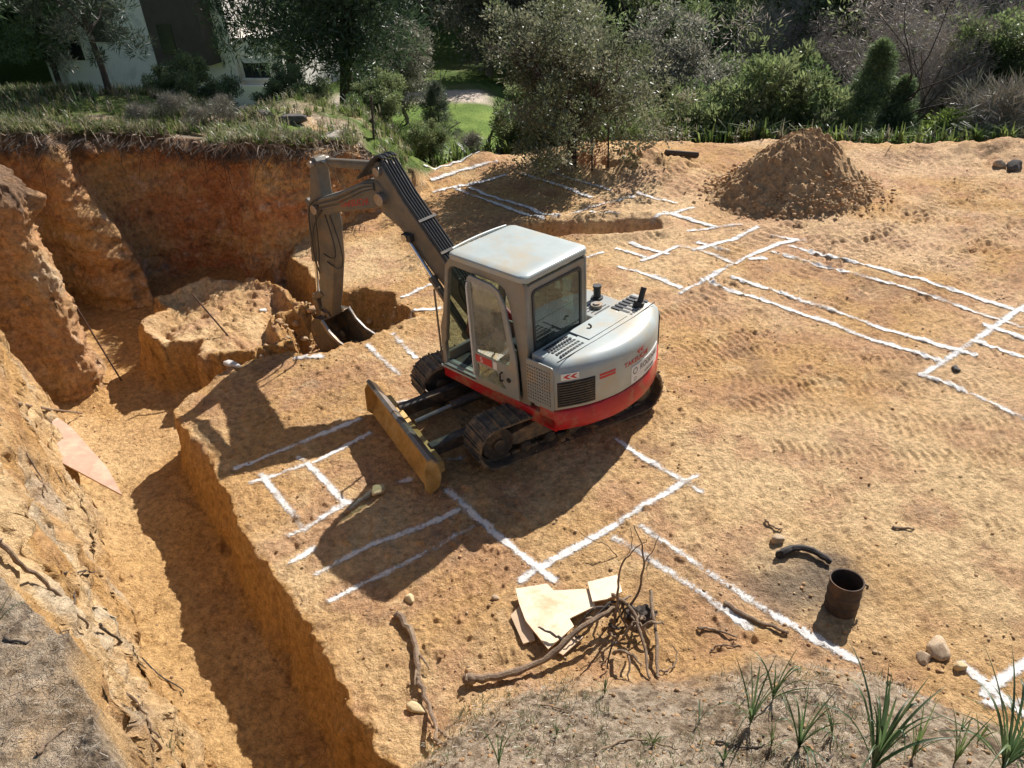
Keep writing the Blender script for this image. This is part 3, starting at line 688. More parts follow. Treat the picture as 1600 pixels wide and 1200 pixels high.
# lid, grilles on top
bm = BM(); box(bm, (-1.18, -.46, 1.612), (-.84, .36, 1.622)); lid = U(bmobj('hood_lid', bm, M_light, EXC, bevel=.004))
bm = BM(); tube(bm, [(-1.0, .10, 1.622), (-1.0, .10, 1.65), (-.96, .10, 1.66)], .014, 8); bmobj('lid_handle', bm, M_black, lid)
bm = BM(); o_ = [(-1.185, 1.05), (-1.19, 1.052), (-1.24, .3), (-1.25, -.5), (-1.18, -1.05), (-1.175, -1.05), (-1.243, -.5), (-1.233, .3)]
for a, b in (((-1.22, 1.04), (-1.25, .3)), ((-1.25, .3), (-1.26, -.5)), ((-1.26, -.5), (-1.22, -1.04))):
    d_ = Vector((b[0]-a[0], b[1]-a[1])); nn = Vector((-d_.y, d_.x)).normalized()*.004
    v = [bm.verts.new((q[0]+s*nn.x, q[1]+s*nn.y, zz)) for zz in (1.600, 1.6135) for q, s in ((a, 1), (b, 1), (b, -1), (a, -1))]
    for f in ((0,1,2,3),(4,5,6,7),(0,1,5,4),(1,2,6,5),(2,3,7,6),(3,0,4,7)): bm.faces.new([v[i] for i in f])
bmobj('seam', bm, M_black, hood)
bm = BM()
for i in range(9):
    for j in range(5): box(bm, (-1.18+j*.068, .46+i*.052, 1.606), (-1.142+j*.068, .494+i*.052, 1.6145))
U(bmobj('intake_grille', bm, M_black, EXC))
bm = BM()
for i in range(6):
    l = -.54-i*.085; box(bm, (-1.14, l-.046, 1.606), (-.84, l, 1.6145))
for i in range(4): box(bm, (-1.20, -.56-i*.06, 1.606), (-1.165, -.53-i*.06, 1.6145))
U(bmobj('top_louvre', bm, M_black, EXC))
# left side grille panel with real openings
holes = []
for i in range(11):
    for j in range(10):
        u = -1.205+.0405*j+.012; v = .98+.048*i
        holes.append([(u, v), (u+.027, v+.008), (u+.031, v+.038), (u+.004, v+.030)])
panel('side_grille', rrect(-1.235, .93, -.795, 1.57, .03), holes, .02, M_grey, EXC, lambda u, v, w: (u, 1.142+w, v), .002).rotation_euler = (0, 0, UP)
bm = BM(); box(bm, (-1.22, 1.119, .94), (-.805, 1.125, 1.55)); U(bmobj('grille_backing', bm, M_black, EXC))
# rear corner louvres following the tail
def onTail(l, z, out): 
    e = .002; dx = (tailf(l+e)-tailf(l-e))/(2*e); n = Vector((-1, dx)).normalized(); return (tailf(l)+.012+n.x*out, l+n.y*out, z)
def strip(bm, l0, l1, z0, z1, o0, o1, n=10):
    P0 = [[bm.verts.new(onTail(l0+(l1-l0)*i/n, z, o)) for z, o in ((z0, o0), (z1, o0), (z1, o1), (z0, o1))] for i in range(n+1)]
    for A, B in zip(P0[:-1], P0[1:]):
        for k in range(4): bm.faces.new((A[k], A[(k+1) % 4], B[(k+1) % 4], B[k]))
    bm.faces.new(P0[0]); bm.faces.new(P0[-1][::-1])
bm = BM(); strip(bm, 1.10, .66, .985, 1.345, -.01, .004); vent = U(bmobj('corner_vent', bm, M_black, EXC))
bm = BM()
for i in range(10): strip(bm, 1.10, .67, .99+i*.036, 1.008+i*.036, .0045, .018)
bmobj('louvre', bm, M_dark, vent)
# scrapes on the corner of the counterweight
for k_, (a_, b_, z0_, z1_) in enumerate(((1.10, 1.075, .68, .88), (1.07, .72, .83, .838), (1.05, .80, .775, .783), (1.09, .86, .72, .728), (.55, .30, .70, .706))):
    bm = BM(); strip(bm, a_, b_, z0_, z1_, -.011, -.008, 6); U(bmobj('paint_scrape', bm, M_scr, EXC))
# decals
def tailtext(s, size, l, z, mt, name, sx=1.0):
    return U(textmesh(name, s, size, mt, EXC, lambda u, v, w: onTail(l-u, z+v, .004+w), .0015, sx=sx))
def chev(l, z, n=2, sz=.05):
    bm = BM()
    for k in range(n):
        for zz in (1, -1):
            a = l-k*.075
            q = [(a+.045, 0), (a, sz*zz), (a-.035, sz*zz), (a+.010, 0)]
            vs = [bm.verts.new(onTail(u, z+w_, .006)) for u, w_ in q]+[bm.verts.new(onTail(u, z+w_, .002)) for u, w_ in q]
            for f in ((0,1,2,3),(7,6,5,4),(0,1,5,4),(1,2,6,5),(2,3,7,6),(3,0,4,7)): bm.faces.new([vs[i] for i in f])
    return bm
bm = BM(); strip(bm, 1.06, .86, 1.375, 1.465, .0, .0025); U(bmobj('arrow_plate', bm, M_white, EXC))
U(bmobj('arrow_decal', chev(.99, 1.42, 2, .032), M_redd, EXC))
U(bmobj('arrow_decal', chev(-.10, 1.40, 2, .03), M_redd, EXC))
tailtext('TAKEUCHI', .105, -.06, 1.30, M_redd, 'maker_lettering', 1.05)
bm = BM(); strip(bm, .60, .36, 1.27, 1.30, .0, .003); strip(bm, .60, .36, 1.315, 1.345, .0, .003); U(bmobj('model_decal', bm, M_redd, EXC))
bm = BM(); strip(bm, .06, -.72, .97, 1.22, .0, .008, 16); sg = U(bmobj('sign_plate', bm, M_white, EXC))
for q in ('RODENAS', '619372608'):
    big = q[0] == 'R'
    textmesh('sign_lettering', q, .115 if big else .06, M_ink, sg, (lambda zz: lambda u, v, w: onTail(-.39-u, zz+v, .010+w))(1.14 if big else 1.02), .001, sx=1.0)
bm = BM()
for zz in (1.14, 1.02):
    r0 = .05 if zz > 1.1 else .03; k = 20
    ring = [[bm.verts.new(onTail(-.02-rr_*math.cos(a), zz+rr_*math.sin(a), .0105)) for a in [2*math.pi*i/k for i in range(k)]] for rr_ in (r0, r0*.72)]
    for i in range(k): bm.faces.new((ring[0][i], ring[0][(i+1) % k], ring[1][(i+1) % k], ring[1][i]))
bmobj('sign_emblem', bm, M_ink, sg)
bm = BM(); strip(bm, -1.02, -1.10, .97, 1.45, .0, .012); U(bmobj('corner_rubber', bm, M_black, EXC))

# --- cab
LC, RC = 1.075, -.09
side_out = [(-.77, .80), (-.77, 2.50), (-.73, 2.56), (.46, 2.575), (.56, 2.54), (.64, 2.44), (.79, 1.70), (.88, 1.45), (.90, 1.20), (.90, .80)]
door_hole = [(.845, .88), (.845, 1.20), (.80, 1.27), (.79, 1.40), (.76, 1.52), (.735, 1.70), (.61, 2.38), (.56, 2.45), (.46, 2.475), (-.34, 2.455), (-.44, 2.40), (-.52, 2.2), (-.64, 1.4), (-.66, .90)]
def ploc(y): return lambda u, v, w: (u, y+w, v)
sp = U(panel('cab_side', side_out, [door_hole], .07, M_cab, EXC, ploc(LC-.01), .012))
U(panel('cab_side', side_out, [[(.80, 1.1), (.74, 1.60), (.60, 2.38), (.5, 2.44), (-.55, 2.43), (-.60, 2.36), (-.60, 1.1)]], .06, M_cab, EXC, ploc(RC+.03), .012))
U(panel('cab_rear', rrect(RC+.06, .80, LC-.045, 2.50, .03), [rrect(RC+.15, 1.50, LC-.12, 2.40, .06)], .06, M_cab, EXC, lambda u, v, w: (-.75+w, u, v), .012))
bm = BM(); pr = rrect(RC+.13, 1.48, LC-.10, 2.42, .06)
a = [bm.verts.new((-.782, q[0], q[1])) for q in pr]; b = [bm.verts.new((-.775, q[0], q[1])) for q in pr]; bm.faces.new(a); bm.faces.new(b[::-1]); U(bmobj('rear_window', bm, M_glass, EXC))
ss = U(panel('window_seal', rrect(RC+.125, 1.475, LC-.095, 2.425, .065), [rrect(RC+.155, 1.505, LC-.125, 2.395, .055)], .014, M_black, EXC, lambda u, v, w: (-.788+w, u, v), .003))
bm = BM(); pr = [(.80, 1.1), (.74, 1.60), (.60, 2.38), (.5, 2.44), (-.55, 2.43), (-.60, 2.36), (-.60, 1.1)]
a = [bm.verts.new((q[0], RC+.03, q[1])) for q in pr]; bm.faces.new(a); U(bmobj('side_window', bm, M_glass, EXC))
# roof
bm = BM()
rs = []
for z, i in ((2.565, .0), (2.625, .0), (2.642, .012), (2.652, .035), (2.66, .12)):
    rs.append([bm.verts.new((q[0], q[1], z+(.02 if i > .1 else 0)*0)) for q in rrect(-.80+i, RC-.03+i, .575-i, LC+.045-i, max(.02, .10-i*.3), 6)])
for A, B in zip(rs[:-1], rs[1:]):
    n = len(A)
    for k in range(n): bm.faces.new((A[k], A[(k+1) % n], B[(k+1) % n], B[k]))
bm.faces.new(rs[0][::-1]); bm.faces.new(rs[-1]); roof = U(bmobj('roof', bm, M_light, EXC, smooth=True, angle=30))
bm = BM(); tube(bm, bez((.56, RC+.1, 2.655), (.60, .3, 2.665), (.60, .7, 2.665), (.56, LC-.06, 2.655), 12), .02, 8); bmobj('roof_rim', bm, M_light, roof, smooth=True)
# front frame
bm = BM(); box(bm, (.84, RC+.06, .80), (.90, LC-.05, 1.02)); box(bm, (.56, RC+.06, 2.44), (.64, LC-.05, 2.55))
tube(bm, [(.885, RC+.03, .85), (.87, RC+.03, 1.45), (.64, RC+.03, 2.5)], .03, 8)
U(bmobj('front_frame', bm, M_cab, EXC, bevel=.01))
bm = BM(); v = [bm.verts.new(q) for q in ((.895, RC+.06, 1.02), (.895, LC-.06, 1.02), (.875, LC-.06, 1.45), (.875, RC+.06, 1.45), (.655, LC-.06, 2.44), (.655, RC+.06, 2.44))]
bm.faces.new((v[0], v[1], v[2], v[3])); bm.faces.new((v[3], v[2], v[4], v[5])); U(bmobj('windscreen', bm, M_glass, EXC))
# floor, seat, console
bm = BM(); box(bm, (-.64, RC+.07, .80), (.84, LC-.06, .87)); U(bmobj('cab_floor', bm, M_dark, EXC))
bm = BM(); box(bm, (-.52, .14, 1.20), (.02, .70, 1.33)); box(bm, (-.45, .22, .87), (-.05, .64, 1.20)); box(bm, (-.70, RC+.07, .87), (-.60, LC-.06, 1.42))
prism(bm, [(-.52, 1.30), (-.38, 1.32), (-.46, 2.06), (-.58, 2.04)], .15, .69); seat = U(bmobj('seat', bm, M_seat, EXC, bevel=.04, seg=3))
bm = BM(); prism(bm, [(-.575, 2.09), (-.48, 2.10), (-.50, 2.28), (-.58, 2.27)], .29, .55); bmobj('headrest', bm, M_seat, seat, bevel=.03, seg=3)
bm = BM(); box(bm, (-.35, .06, 1.2), (.25, .22, 1.42)); box(bm, (-.35, .84, 1.2), (.15, .96, 1.40)); U(bmobj('console', bm, M_dark, EXC, bevel=.03))
for y, x in ((.14, .16), (.90, .08), (.42, .62), (.55, .62)):
    bm = BM(); tube(bm, [(x, y, .9 if x > .5 else 1.4), (x+.04, y, 1.3 if x > .5 else 1.62)], .012, 8); tube(bm, [(x+.04, y, 1.28 if x > .5 else 1.6), (x+.05, y, 1.36 if x > .5 else 1.7)], .028, 10)
    U(bmobj('control_lever', bm, M_black, EXC, smooth=True))
bm = BM(); box(bm, (.35, .05, .875), (.80, .30, .90)); prism(bm, [(.6, .9), (.82, 1.3), (.84, 1.3), (.84, .9)], .08, .2); U(bmobj('foot_pedal', bm, M_black, EXC))
bm = BM(); box(bm, (-.15, 1.118, .80), (.93, 1.13, .83)); box(bm, (.20, .99, .87), (.84, 1.14, .885)); U(bmobj('door_sill', bm, M_light, EXC))
bm = BM(); v = [bm.verts.new((-.73+.008, q[0], q[1])) for q in rrect(.62, 1.95, .86, 2.3, .02)]; bm.faces.new(v); U(bmobj('rear_sticker', bm, M_white, EXC))
# door, latched back just outside the side wall
dy = LC+.075
d_out = [(.17, .84), (.17, 2.40), (.12, 2.455), (-.27, 2.43), (-.39, 2.37), (-.48, 2.2), (-.62, 1.45), (-.645, .86)]
d_h1 = [(.12, 1.33), (.12, 2.38), (-.25, 2.365), (-.34, 2.31), (-.415, 2.18), (-.53, 1.50), (-.50, 1.33)]
d_h2 = [(.12, .93), (.12, 1.17), (-.26, 1.17), (-.44, .93)]
door = U(panel('door', d_out, [d_h1, d_h2], .035, M_grey, EXC, ploc(dy), .006))
def pane(name, pl, y, mt, par):
    bm = BM(); a = [bm.verts.new((q[0], y, q[1])) for q in pl]; b = [bm.verts.new((q[0], y+.006, q[1])) for q in pl]; bm.faces.new(a); bm.faces.new(b[::-1])
    n = len(pl)
    for i in range(n): bm.faces.new((a[i], a[(i+1) % n], b[(i+1) % n], b[i]))
    return bmobj(name, bm, mt, par)
pane('door_glass', d_h1, dy, M_glass2, door); pane('door_glass', d_h2, dy, M_glass2, door)
bm = BM(); box(bm, (-.18, dy+.0185, 1.20), (.13, dy+.021, 1.31)); bmobj('warning_sticker', bm, M_redd, door)
textmesh('sticker_mark', 'S', .12, M_white, door, lambda u, v, w: (.02-u, dy+.0225+w, 1.25+v), .001)
bm = BM(); box(bm, (-.27, dy+.0185, 1.19), (-.20, dy+.021, 1.31)); bmobj('warning_sticker', bm, M_white, door)
bm = BM(); tube(bm, [(-.36, dy+.02, 1.20), (-.36, dy+.06, 1.19), (-.36, dy+.06, 1.08), (-.36, dy+.02, 1.07)], .012, 8); cyl(bm, (-.48, dy+.02, 1.12), (0, 1, 0), .035, .02, 14); bmobj('door_handle', bm, M_black, door)
bm = BM(); tube(bm, [(.155, dy+.03, .95), (.155, dy+.05, 1.0), (.155, dy+.05, 2.3), (.155, dy+.03, 2.36)], .012, 8); bmobj('grab_rail', bm, M_white, door)
# handrails
bm = BM(); tube(bm, [(1.0, 1.02, .80), (1.02, 1.03, 1.0), (1.02, 1.03, 1.95), (.90, 1.03, 2.02)], .016, 8); tube(bm, [(1.02, 1.03, 1.05), (.9, 1.03, 1.05)], .012, 8); U(bmobj('handrail', bm, M_arm, EXC, smooth=True))
bm = BM(); tube(bm, [(.50, -.55, 1.42), (.50, -.55, 2.05), (.47, -.55, 2.12), (.38, -.55, 2.15), (.10, -.55, 2.10), (.06, -.55, 2.0), (.06, -.55, 1.42)], .017, 8)
tube(bm, [(.50, -.55, 1.8), (.06, -.55, 1.75)], .012, 8); U(bmobj('handrail', bm, M_dark, EXC, smooth=True))
bm = BM(); tube(bm, bez((-.6, RC-.03, 2.52), (-.6, RC-.18, 2.56), (-.45, RC-.26, 2.4), (-.3, RC-.24, 1.75), 10), .014, 8); U(bmobj('cable', bm, M_black, EXC, smooth=True))

# --- front bracket and arm (plane l = BO)
BO = -.02
bm = BM(); prism(bm, [(.55, .62), (1.25, .62), (1.30, .80), (1.22, 1.15), (.95, 1.28), (.60, 1.05)], BO-.26, BO-.20); prism(bm, [(.55, .62), (1.25, .62), (1.30, .80), (1.22, 1.15), (.95, 1.28), (.60, 1.05)], BO+.20, BO+.26)
box(bm, (.45, BO-.26, .60), (1.2, BO+.26, .70)); UA(bmobj('swing_bracket', bm, M_red, EXC, bevel=.012))
def armpart(name, prof, hw, mt=M_arm, bev=.02, parent=EXC, off=0):
    bm = BM(); prism(bm, prof, BO+off-hw, BO+off+hw); o = bmobj(name, bm, mt, parent, bevel=bev)
    if parent is EXC: UA(o)
    return o
armpart('boom', [(.88, 1.02), (1.00, .90), (1.15, .95), (2.05, 1.72), (2.62, 2.26), (2.96, 2.42), (3.10, 2.60), (3.05, 3.02), (2.94, 3.18), (2.82, 3.18), (2.46, 2.72), (1.54, 1.76), (1.08, 1.20)], .155)
armpart('intermediate_boom', [(2.78, 2.50), (3.05, 2.50), (4.10, 2.22), (4.66, 2.04), (4.82, 2.10), (4.80, 2.27), (4.66, 2.35), (4.0, 2.58), (3.25, 2.90), (2.98, 2.95), (2.80, 2.80)], .165, bev=.025)
textmesh('maker_lettering', 'TAKEUCHI', .15, M_redd, EXC, lambda u, v, w: (3.62-u*.97, BO+.168+w, 2.47+v+u*.25), .0015, sx=1.05).rotation_euler = (0, 0, UB)
for pf_, pz_, pr_, pl_ in ((2.90, 2.68, .10, .52), (2.90, 3.10, .07, .46), (4.70, 2.17, .085, .46), (4.60, 2.95, .055, .40), (5.10, .06, .06, .42)):
    bm = BM(); cyl(bm, (pf_, BO, pz_), (0, 1, 0), pr_, pl_, 20); UA(bmobj('pivot_pin', bm, M_steel, EXC, bevel=.008))
armpart('stick', [(4.50, 2.98), (4.56, 3.05), (4.68, 3.03), (4.80, 2.60), (4.90, 2.30), (4.96, 1.9), (5.04, 1.1), (5.20, .30), (5.22, .02), (5.14, -.06), (4.98, -.02), (4.74, .6), (4.52, 1.25), (4.42, 1.9), (4.42, 2.15), (4.54, 2.45)], .12, M_arm, .02)
def ram(p0, p1, r, nm, frac=.6, off=0, parent=EXC):
    p0 = Vector((p0[0], BO+off, p0[1])); p1 = Vector((p1[0], BO+off, p1[1])); m = p0.lerp(p1, frac)
    bm = BM(); tube(bm, [p0, m], r, 18); tube(bm, [m-(m-p0).normalized()*.05, m+(m-p0).normalized()*.02], r*1.12, 18); cyl(bm, p0, (0, 1, 0), r*1.1, r*2.4, 16); tube(bm, [p0.lerp(m, .05)+Vector((0, r, r*.9)), p0.lerp(m, .95)+Vector((0, r, r*.9))], .012, 6)
    o = UA(bmobj(nm, bm, M_arm, parent, smooth=True))
    bm = BM(); tube(bm, [m, p1], r*.52, 14); cyl(bm, p1, (0, 1, 0), r*.95, r*2.2, 16); bmobj('piston_rod', bm, M_chrome, o, smooth=True)
ram((2.98, 3.12), (4.60, 2.95), .075, 'arm_cylinder', .82)
ram((5.06, 2.20), (5.42, .30), .060, 'bucket_cylinder', .60)
for o_ in (-.20, .20): ram((1.30, .82), (2.42, 2.16), .062, 'boom_cylinder', .58, o_)
bm = BM(); box(bm, (2.30, BO-.25, 2.10), (2.50, BO+.25, 2.22)); UA(bmobj('cylinder_bracket', bm, M_dark, EXC, bevel=.02))
armpart('bucket_link', [(5.34, .34), (5.44, .36), (5.48, .25), (5.40, -.12), (5.32, -.20), (5.26, -.14)], .13, M_bucket, .015)
armpart('link_arm', [(5.06, .42), (5.14, .50), (5.44, .34), (5.42, .24), (5.16, .36)], .14, M_bucket, .01)
# bucket: curved shell, two cheeks, lip and teeth, mouth towards the machine
outer = [(4.98, .02), (5.22, .00), (5.38, -.14), (5.45, -.34), (5.40, -.56), (5.24, -.74), (5.00, -.83), (4.72, -.80), (4.42, -.66), (4.15, -.48)]
inner = [(p[0]*.955+4.85*.045, p[1]*.94-.35*.06) for p in outer]
bm = BM(); hw = .32
prism(bm, outer+inner[::-1], BO-hw, BO+hw); bk = UA(bmobj('bucket', bm, M_bucket, EXC, bevel=.006))
for s in (1, -1):
    bm = BM(); ch_ = outer+[(4.20, -.40), (4.58, -.32), (4.82, -.18)]
    prism(bm, ch_, BO+s*(hw-.02)-.014, BO+s*(hw-.02)+.014); bmobj('bucket_cheek', bm, M_bucket, bk, bevel=.004)
    bm = BM(); prism(bm, [(4.98, .03), (4.82, -.16), (4.58, -.30), (4.20, -.38), (4.12, -.47), (4.18, -.50), (4.6, -.37), (4.86, -.23), (5.02, -.03)], BO+s*(hw+.005)-.02, BO+s*(hw+.005)+.02); bmobj('side_cutter', bm, M_steel, bk, bevel=.004)
for i in range(5):
    y = BO-.27+i*.135; bm = BM(); prism(bm, [(4.18, -.44), (4.20, -.51), (4.00, -.42), (3.99, -.405)], y-.03, y+.03); bmobj('tooth', bm, M_steel, bk)
bm = BM(); prism(bm, [(5.0, .10), (5.20, .12), (5.34, -.05), (5.1, -.06), (4.96, 0)], BO-.19, BO-.15); prism(bm, [(5.0, .10), (5.20, .12), (5.34, -.05), (5.1, -.06), (4.96, 0)], BO+.15, BO+.19); bmobj('bucket_ear', bm, M_bucket, bk)
# hoses
for i in range(6):
    y = BO-.13+i*.052; bm = BM()
    p = [(1.05+.03*(i % 3), y, 1.30), (1.36, y, 1.63), (1.54, y, 1.81), (2.46, y, 2.78), (2.66, y, 3.04), (2.82, y, 3.24+.02*(i % 2))]
    tube(bm, p, .019, 8)
    tube(bm, bez((2.80, y, 3.27+.02*(i % 2)), (2.94, y, 3.42), (3.16, y+.06, 3.10), (3.34, y+.10, 2.94), 10), .019, 8)
    UA(bmobj('hose', bm, M_hose, EXC, smooth=True))
for k, f0 in enumerate((1.75, 2.15)):
    bm = BM(); z0 = 1.80+(f0-1.54)*1.044; M = Matrix.Translation((f0, BO, z0)) @ Matrix.Rotation(-math.radians(47), 4, 'Y'); box(bm, (-.02, -.18, .02), (.02, .18, .045), M); UA(bmobj('hose_clamp', bm, M_dark, EXC))
for i in range(3):
    bm = BM(); dz = i*.075
    tube(bm, [(3.05, BO+.18, 2.88-dz*.6), (3.30, BO+.185, 2.83-dz*.8), (4.0, BO+.185, 2.53-dz), (4.55, BO+.185, 2.35-dz)], .021 if i < 2 else .016, 8); UA(bmobj('hydraulic_pipe', bm, M_arm, EXC, smooth=True))
for i, (a, b, c, d) in enumerate((((4.55, 2.36), (4.9, 2.3), (4.98, 2.0), (5.02, 1.5)), ((4.55, 2.28), (4.8, 2.15), (4.7, 1.6), (4.95, 1.1)), ((4.5, 2.2), (4.85, 1.9), (5.15, 1.5), (5.0, .9)), ((4.4, 2.15), (4.3, 1.6), (4.2, 1.2), (4.72, 1.35)), ((4.3, 2.15), (4.12, 1.6), (4.05, .95), (4.70, 1.2)))):
    bm = BM(); y = BO+.15+.02*(i % 2); tube(bm, bez((a[0], y+.05, a[1]), (b[0], y+.03, b[1]), (c[0], y+.03, c[1]), (d[0], y, d[1]), 14), .014, 8); UA(bmobj('hose', bm, M_hose, EXC, smooth=True))
for i in range(7):
    r_ = random.Random(40+i); bm = BM(); y = BO-.2+.07*i
    tube(bm, bez((.75+.05*r_.random(), y, .95), (1.2+.3*r_.random(), y+.1*r_.uniform(-1, 1), 1.0+.4*r_.random()), (1.5, y+.1*r_.uniform(-1, 1), 1.2+.5*r_.random()), (1.10+.1*i*.4, y, 1.45+.05*i), 12), .016, 8); UA(bmobj('hose', bm, M_hose, EXC, smooth=True))

# ---------------------------------------------------------------- finding the ground under a photo pixel (survey helper)
def hit(px, py, tmin=2.0, tmax=70.0):
    d = CF*FPX+CR*(px-800)-CU*(py-600); d.normalize()
    t = np.exp(np.linspace(math.log(tmin), math.log(tmax), 900))
    x, y, zz = d.x*t, d.y*t, HC+d.z*t
    h = hza(x, y); k = np.where(zz < h)[0]
    k = k[0] if len(k) else len(t)-1
    if k == 0: return Vector((x[0], y[0], h[0]))
    a = (zz[k-1]-h[k-1]); b = (h[k]-zz[k]); f = a/(a+b+1e-9)
    return Vector((x[k-1]+(x[k]-x[k-1])*f, y[k-1]+(y[k]-y[k-1])*f, zz[k-1]+(zz[k]-zz[k-1])*f))
def hits(l, up=0.0): return [hit(*q)+Vector((0, 0, up)) for q in l]

M_rock = simple('rock', (.42, .30, .19), .9, 0, .3, 8, .5, (.56, .44, .30), .5, 30)
M_rockd = simple('dark_rock', (.085, .075, .068), .9, 0, .4, 5, .5, (.17, .15, .12), .3, 20)
M_rockp = simple('pale_stone', (.58, .46, .26), .85, 0, .2, 8, .4, (.48, .33, .17), .4, 30)
def rockmesh(seed, squash=.7, sub=3, rough=.28):
    bm = BM(); bmesh.ops.create_icosphere(bm, subdivisions=sub, radius=1)
    V = np.array([v.co[:] for v in bm.verts]); k = seed*7.3
    pl = np.random.RandomState(seed)
    V = V*(1+rough*fbm3(V[:, 0]*1.3+k, V[:, 1]*1.3, V[:, 2]*1.3, 4)[:, None])
    for _ in range(13):
        n = pl.randn(3); n /= np.linalg.norm(n); o = .52+.28*pl.rand(); d = V@n-o; V = np.where(d[:, None] > 0, V-n*d[:, None]*.9, V)
    V[:, 2] *= squash; V[:, 0] += .18*np.abs(V[:, 1]); V *= (1+.10*fbm3(V[:, 0]*5+k, V[:, 1]*5, V[:, 2]*5, 3))[:, None]
    for v, c in zip(bm.verts, V): v.co = c
    me = bpy.data.meshes.new('rock'); bm.to_mesh(me); bm.free()
    for p in me.polygons: p.use_smooth = True
    return me
ROCKS = [rockmesh(i, .6+.06*i) for i in range(6)]
def rock(px, py, sz, label, mat=M_rock, seed=0, group=None, name='stone', ax=(1, 1, 1), up=.25, pos=None):
    p = pos or hit(px, py); me = ROCKS[seed % 6].copy(); me.materials.append(mat)
    o = bpy.data.objects.new(name, me); C.link(o); o.location = p+Vector((0, 0, sz*up)); o.scale = (sz*ax[0], sz*ax[1], sz*ax[2]); o.rotation_euler = (0, 0, seed*1.3)
    return tag(o, label, 'rock', group)

# ---------------------------------------------------------------- soil heap
hp = P(1240, 298); M_heap = soil_mat('heap_soil', True)
def heap():
    nr, na = 150, 360; r = np.linspace(0, 1, nr)[:, None]; a = np.linspace(0, 2*math.pi, na, endpoint=False)[None]
    Rm = 2.05*(1+.10*np.sin(a*2+.5)+.07*fbm(np.cos(a)*2+5, np.sin(a)*2+5, 3))
    X = r*Rm*np.cos(a)*1.06; Y = r*Rm*np.sin(a)*.95; Q = r+0*a
    Z = 1.62*(1-Q)**1.12*(1+.1*fbm(X, Y, 3))-.10*Q
    Z = np.where(Q < .12, Z-(.12-Q)*.9, Z); Z = Z+.28*np.exp(-(((X-.75)/.5)**2+((Y+.35)/.6)**2))+.16*np.exp(-(((X+1.0)/.5)**2+((Y+.2)/.5)**2))
    Z = Z+(.09*fbm(X*3, Y*3, 4, .6, off=3)+.06*np.maximum(0, fbm(X*9, Y*9, 3, .6, off=9))*2.2)*sm(Q*5)*(1.0)
    Z = Z+.04*fbm(a*9+0*r, Q*1.5, 3, off=4)
    x = X+hp[0]; y = Y+hp[1]; base = hza(x.ravel(), y.ravel()).reshape(x.shape); base = base*.5
    V = np.stack([x, y, Z+base-.02], -1).reshape(-1, 3)
    i = np.arange(nr-1)[:, None]*na; j = np.arange(na)[None]; jn = (j+1) % na
    F = np.stack([i+j, i+na+j, i+na+jn, i+jn], -1).reshape(-1, 4)
    n = fbm(x*1.5, y*1.5, 4); n2 = fbm(x*7, y*7, 3)
    c = lerp(col(.56, .36, .19)+0*V[:, None, :].reshape(*x.shape, 3), col(.66, .46, .26), sm(n*2+.4)); c = lerp(c, col(.42, .24, .12), sm(n2*2.4)*.5)
    me = npmesh('soil_heap', V, F); setcol(me, 'tint', c.reshape(-1, 3))
    o = link('soil_heap', me, M_heap); tag(o, 'tall cone of brown excavated soil and stones near the far edge of the site', 'soil heap')
heap()
for k, (px, py, s) in enumerate([(1213, 313, .20), (1248, 322, .22), (1275, 322, .17), (1295, 318, .13), (1180, 325, .12), (1197, 333, .10), (1128, 288, .15), (1122, 308, .10), (1330, 312, .13), (1350, 303, .11), (1160, 318, .10), (1232, 330, .10), (1310, 325, .09)]):
    rock(px, py, s, ['flat pale boulder at the foot of the soil heap, largest on its left', 'big rounded boulder in the middle of the heap\'s foot'][k] if k < 2 else 'small brown stone fallen at the foot of the soil heap', M_rock, k, None if k < 2 else 'stones round the foot of the soil heap', ax=(1.2, .9, .8))
def pebbles(name, n, sampler, smin, smax, mat, label, sub=1, squash=.7, kind='stuff'):
    bm = BM(); bmesh.ops.create_icosphere(bm, subdivisions=sub, radius=1); bv = np.array([v.co[:] for v in bm.verts], np.float32)
    bm.verts.index_update(); bf = np.array([[v.index for v in f.verts] for f in bm.faces]); bm.free()
    xyz = sampler(n); n = len(xyz); s = smin*(smax/smin)**(npr.rand(n)**2.2)
    sc = np.stack([s*npr.uniform(.7, 1.3, n), s*npr.uniform(.7, 1.3, n), s*npr.uniform(.45, .9, n)], 1)
    V = bv[None]*(1+.35*(npr.rand(n, len(bv))-.5))[..., None]*sc[:, None]
    a = npr.rand(n)*6.28; ca, sa = np.cos(a)[:, None], np.sin(a)[:, None]
    V = np.stack([V[..., 0]*ca-V[..., 1]*sa, V[..., 0]*sa+V[..., 1]*ca, V[..., 2]], -1)+xyz[:, None]
    V[..., 2] += (s*.25)[:, None]
    F = (bf[None]+(np.arange(n)*len(bv))[:, None, None]).reshape(-1, 3)
    t = np.repeat(npr.uniform(1.0, 1.6, n), len(bv)); hue = np.repeat(npr.rand(n), len(bv))
    c = (np.outer(1-hue, [.48, .27, .13])+np.outer(hue, [.50, .37, .23]))*t[:, None]
    me = npmesh(name, V.reshape(-1, 3), F, False); setcol(me, 'tint', np.clip(c, 0, .8))
    o = link(name, me, mat); tag(o, kind='stuff'); return o
def samp_heap(n):
    a = npr.rand(n)*6.283; q = npr.rand(n)**.35*(1+.12*npr.randn(n)); x = hp[0]+q*2.1*np.cos(a)*1.03; y = hp[1]+q*1.95*np.sin(a)
    q = np.hypot((x-hp[0])/2.1, (y-hp[1])/1.95); z = np.maximum(1.58*np.clip(1-q, 0, 1)**1.12, 0)+.0+np.where(q > .95, hza(x, y), 0)
    return np.stack([x, y, z], 1)
pebbles('heap_rubble', 2600, samp_heap, .010, .06, M_heap, '')
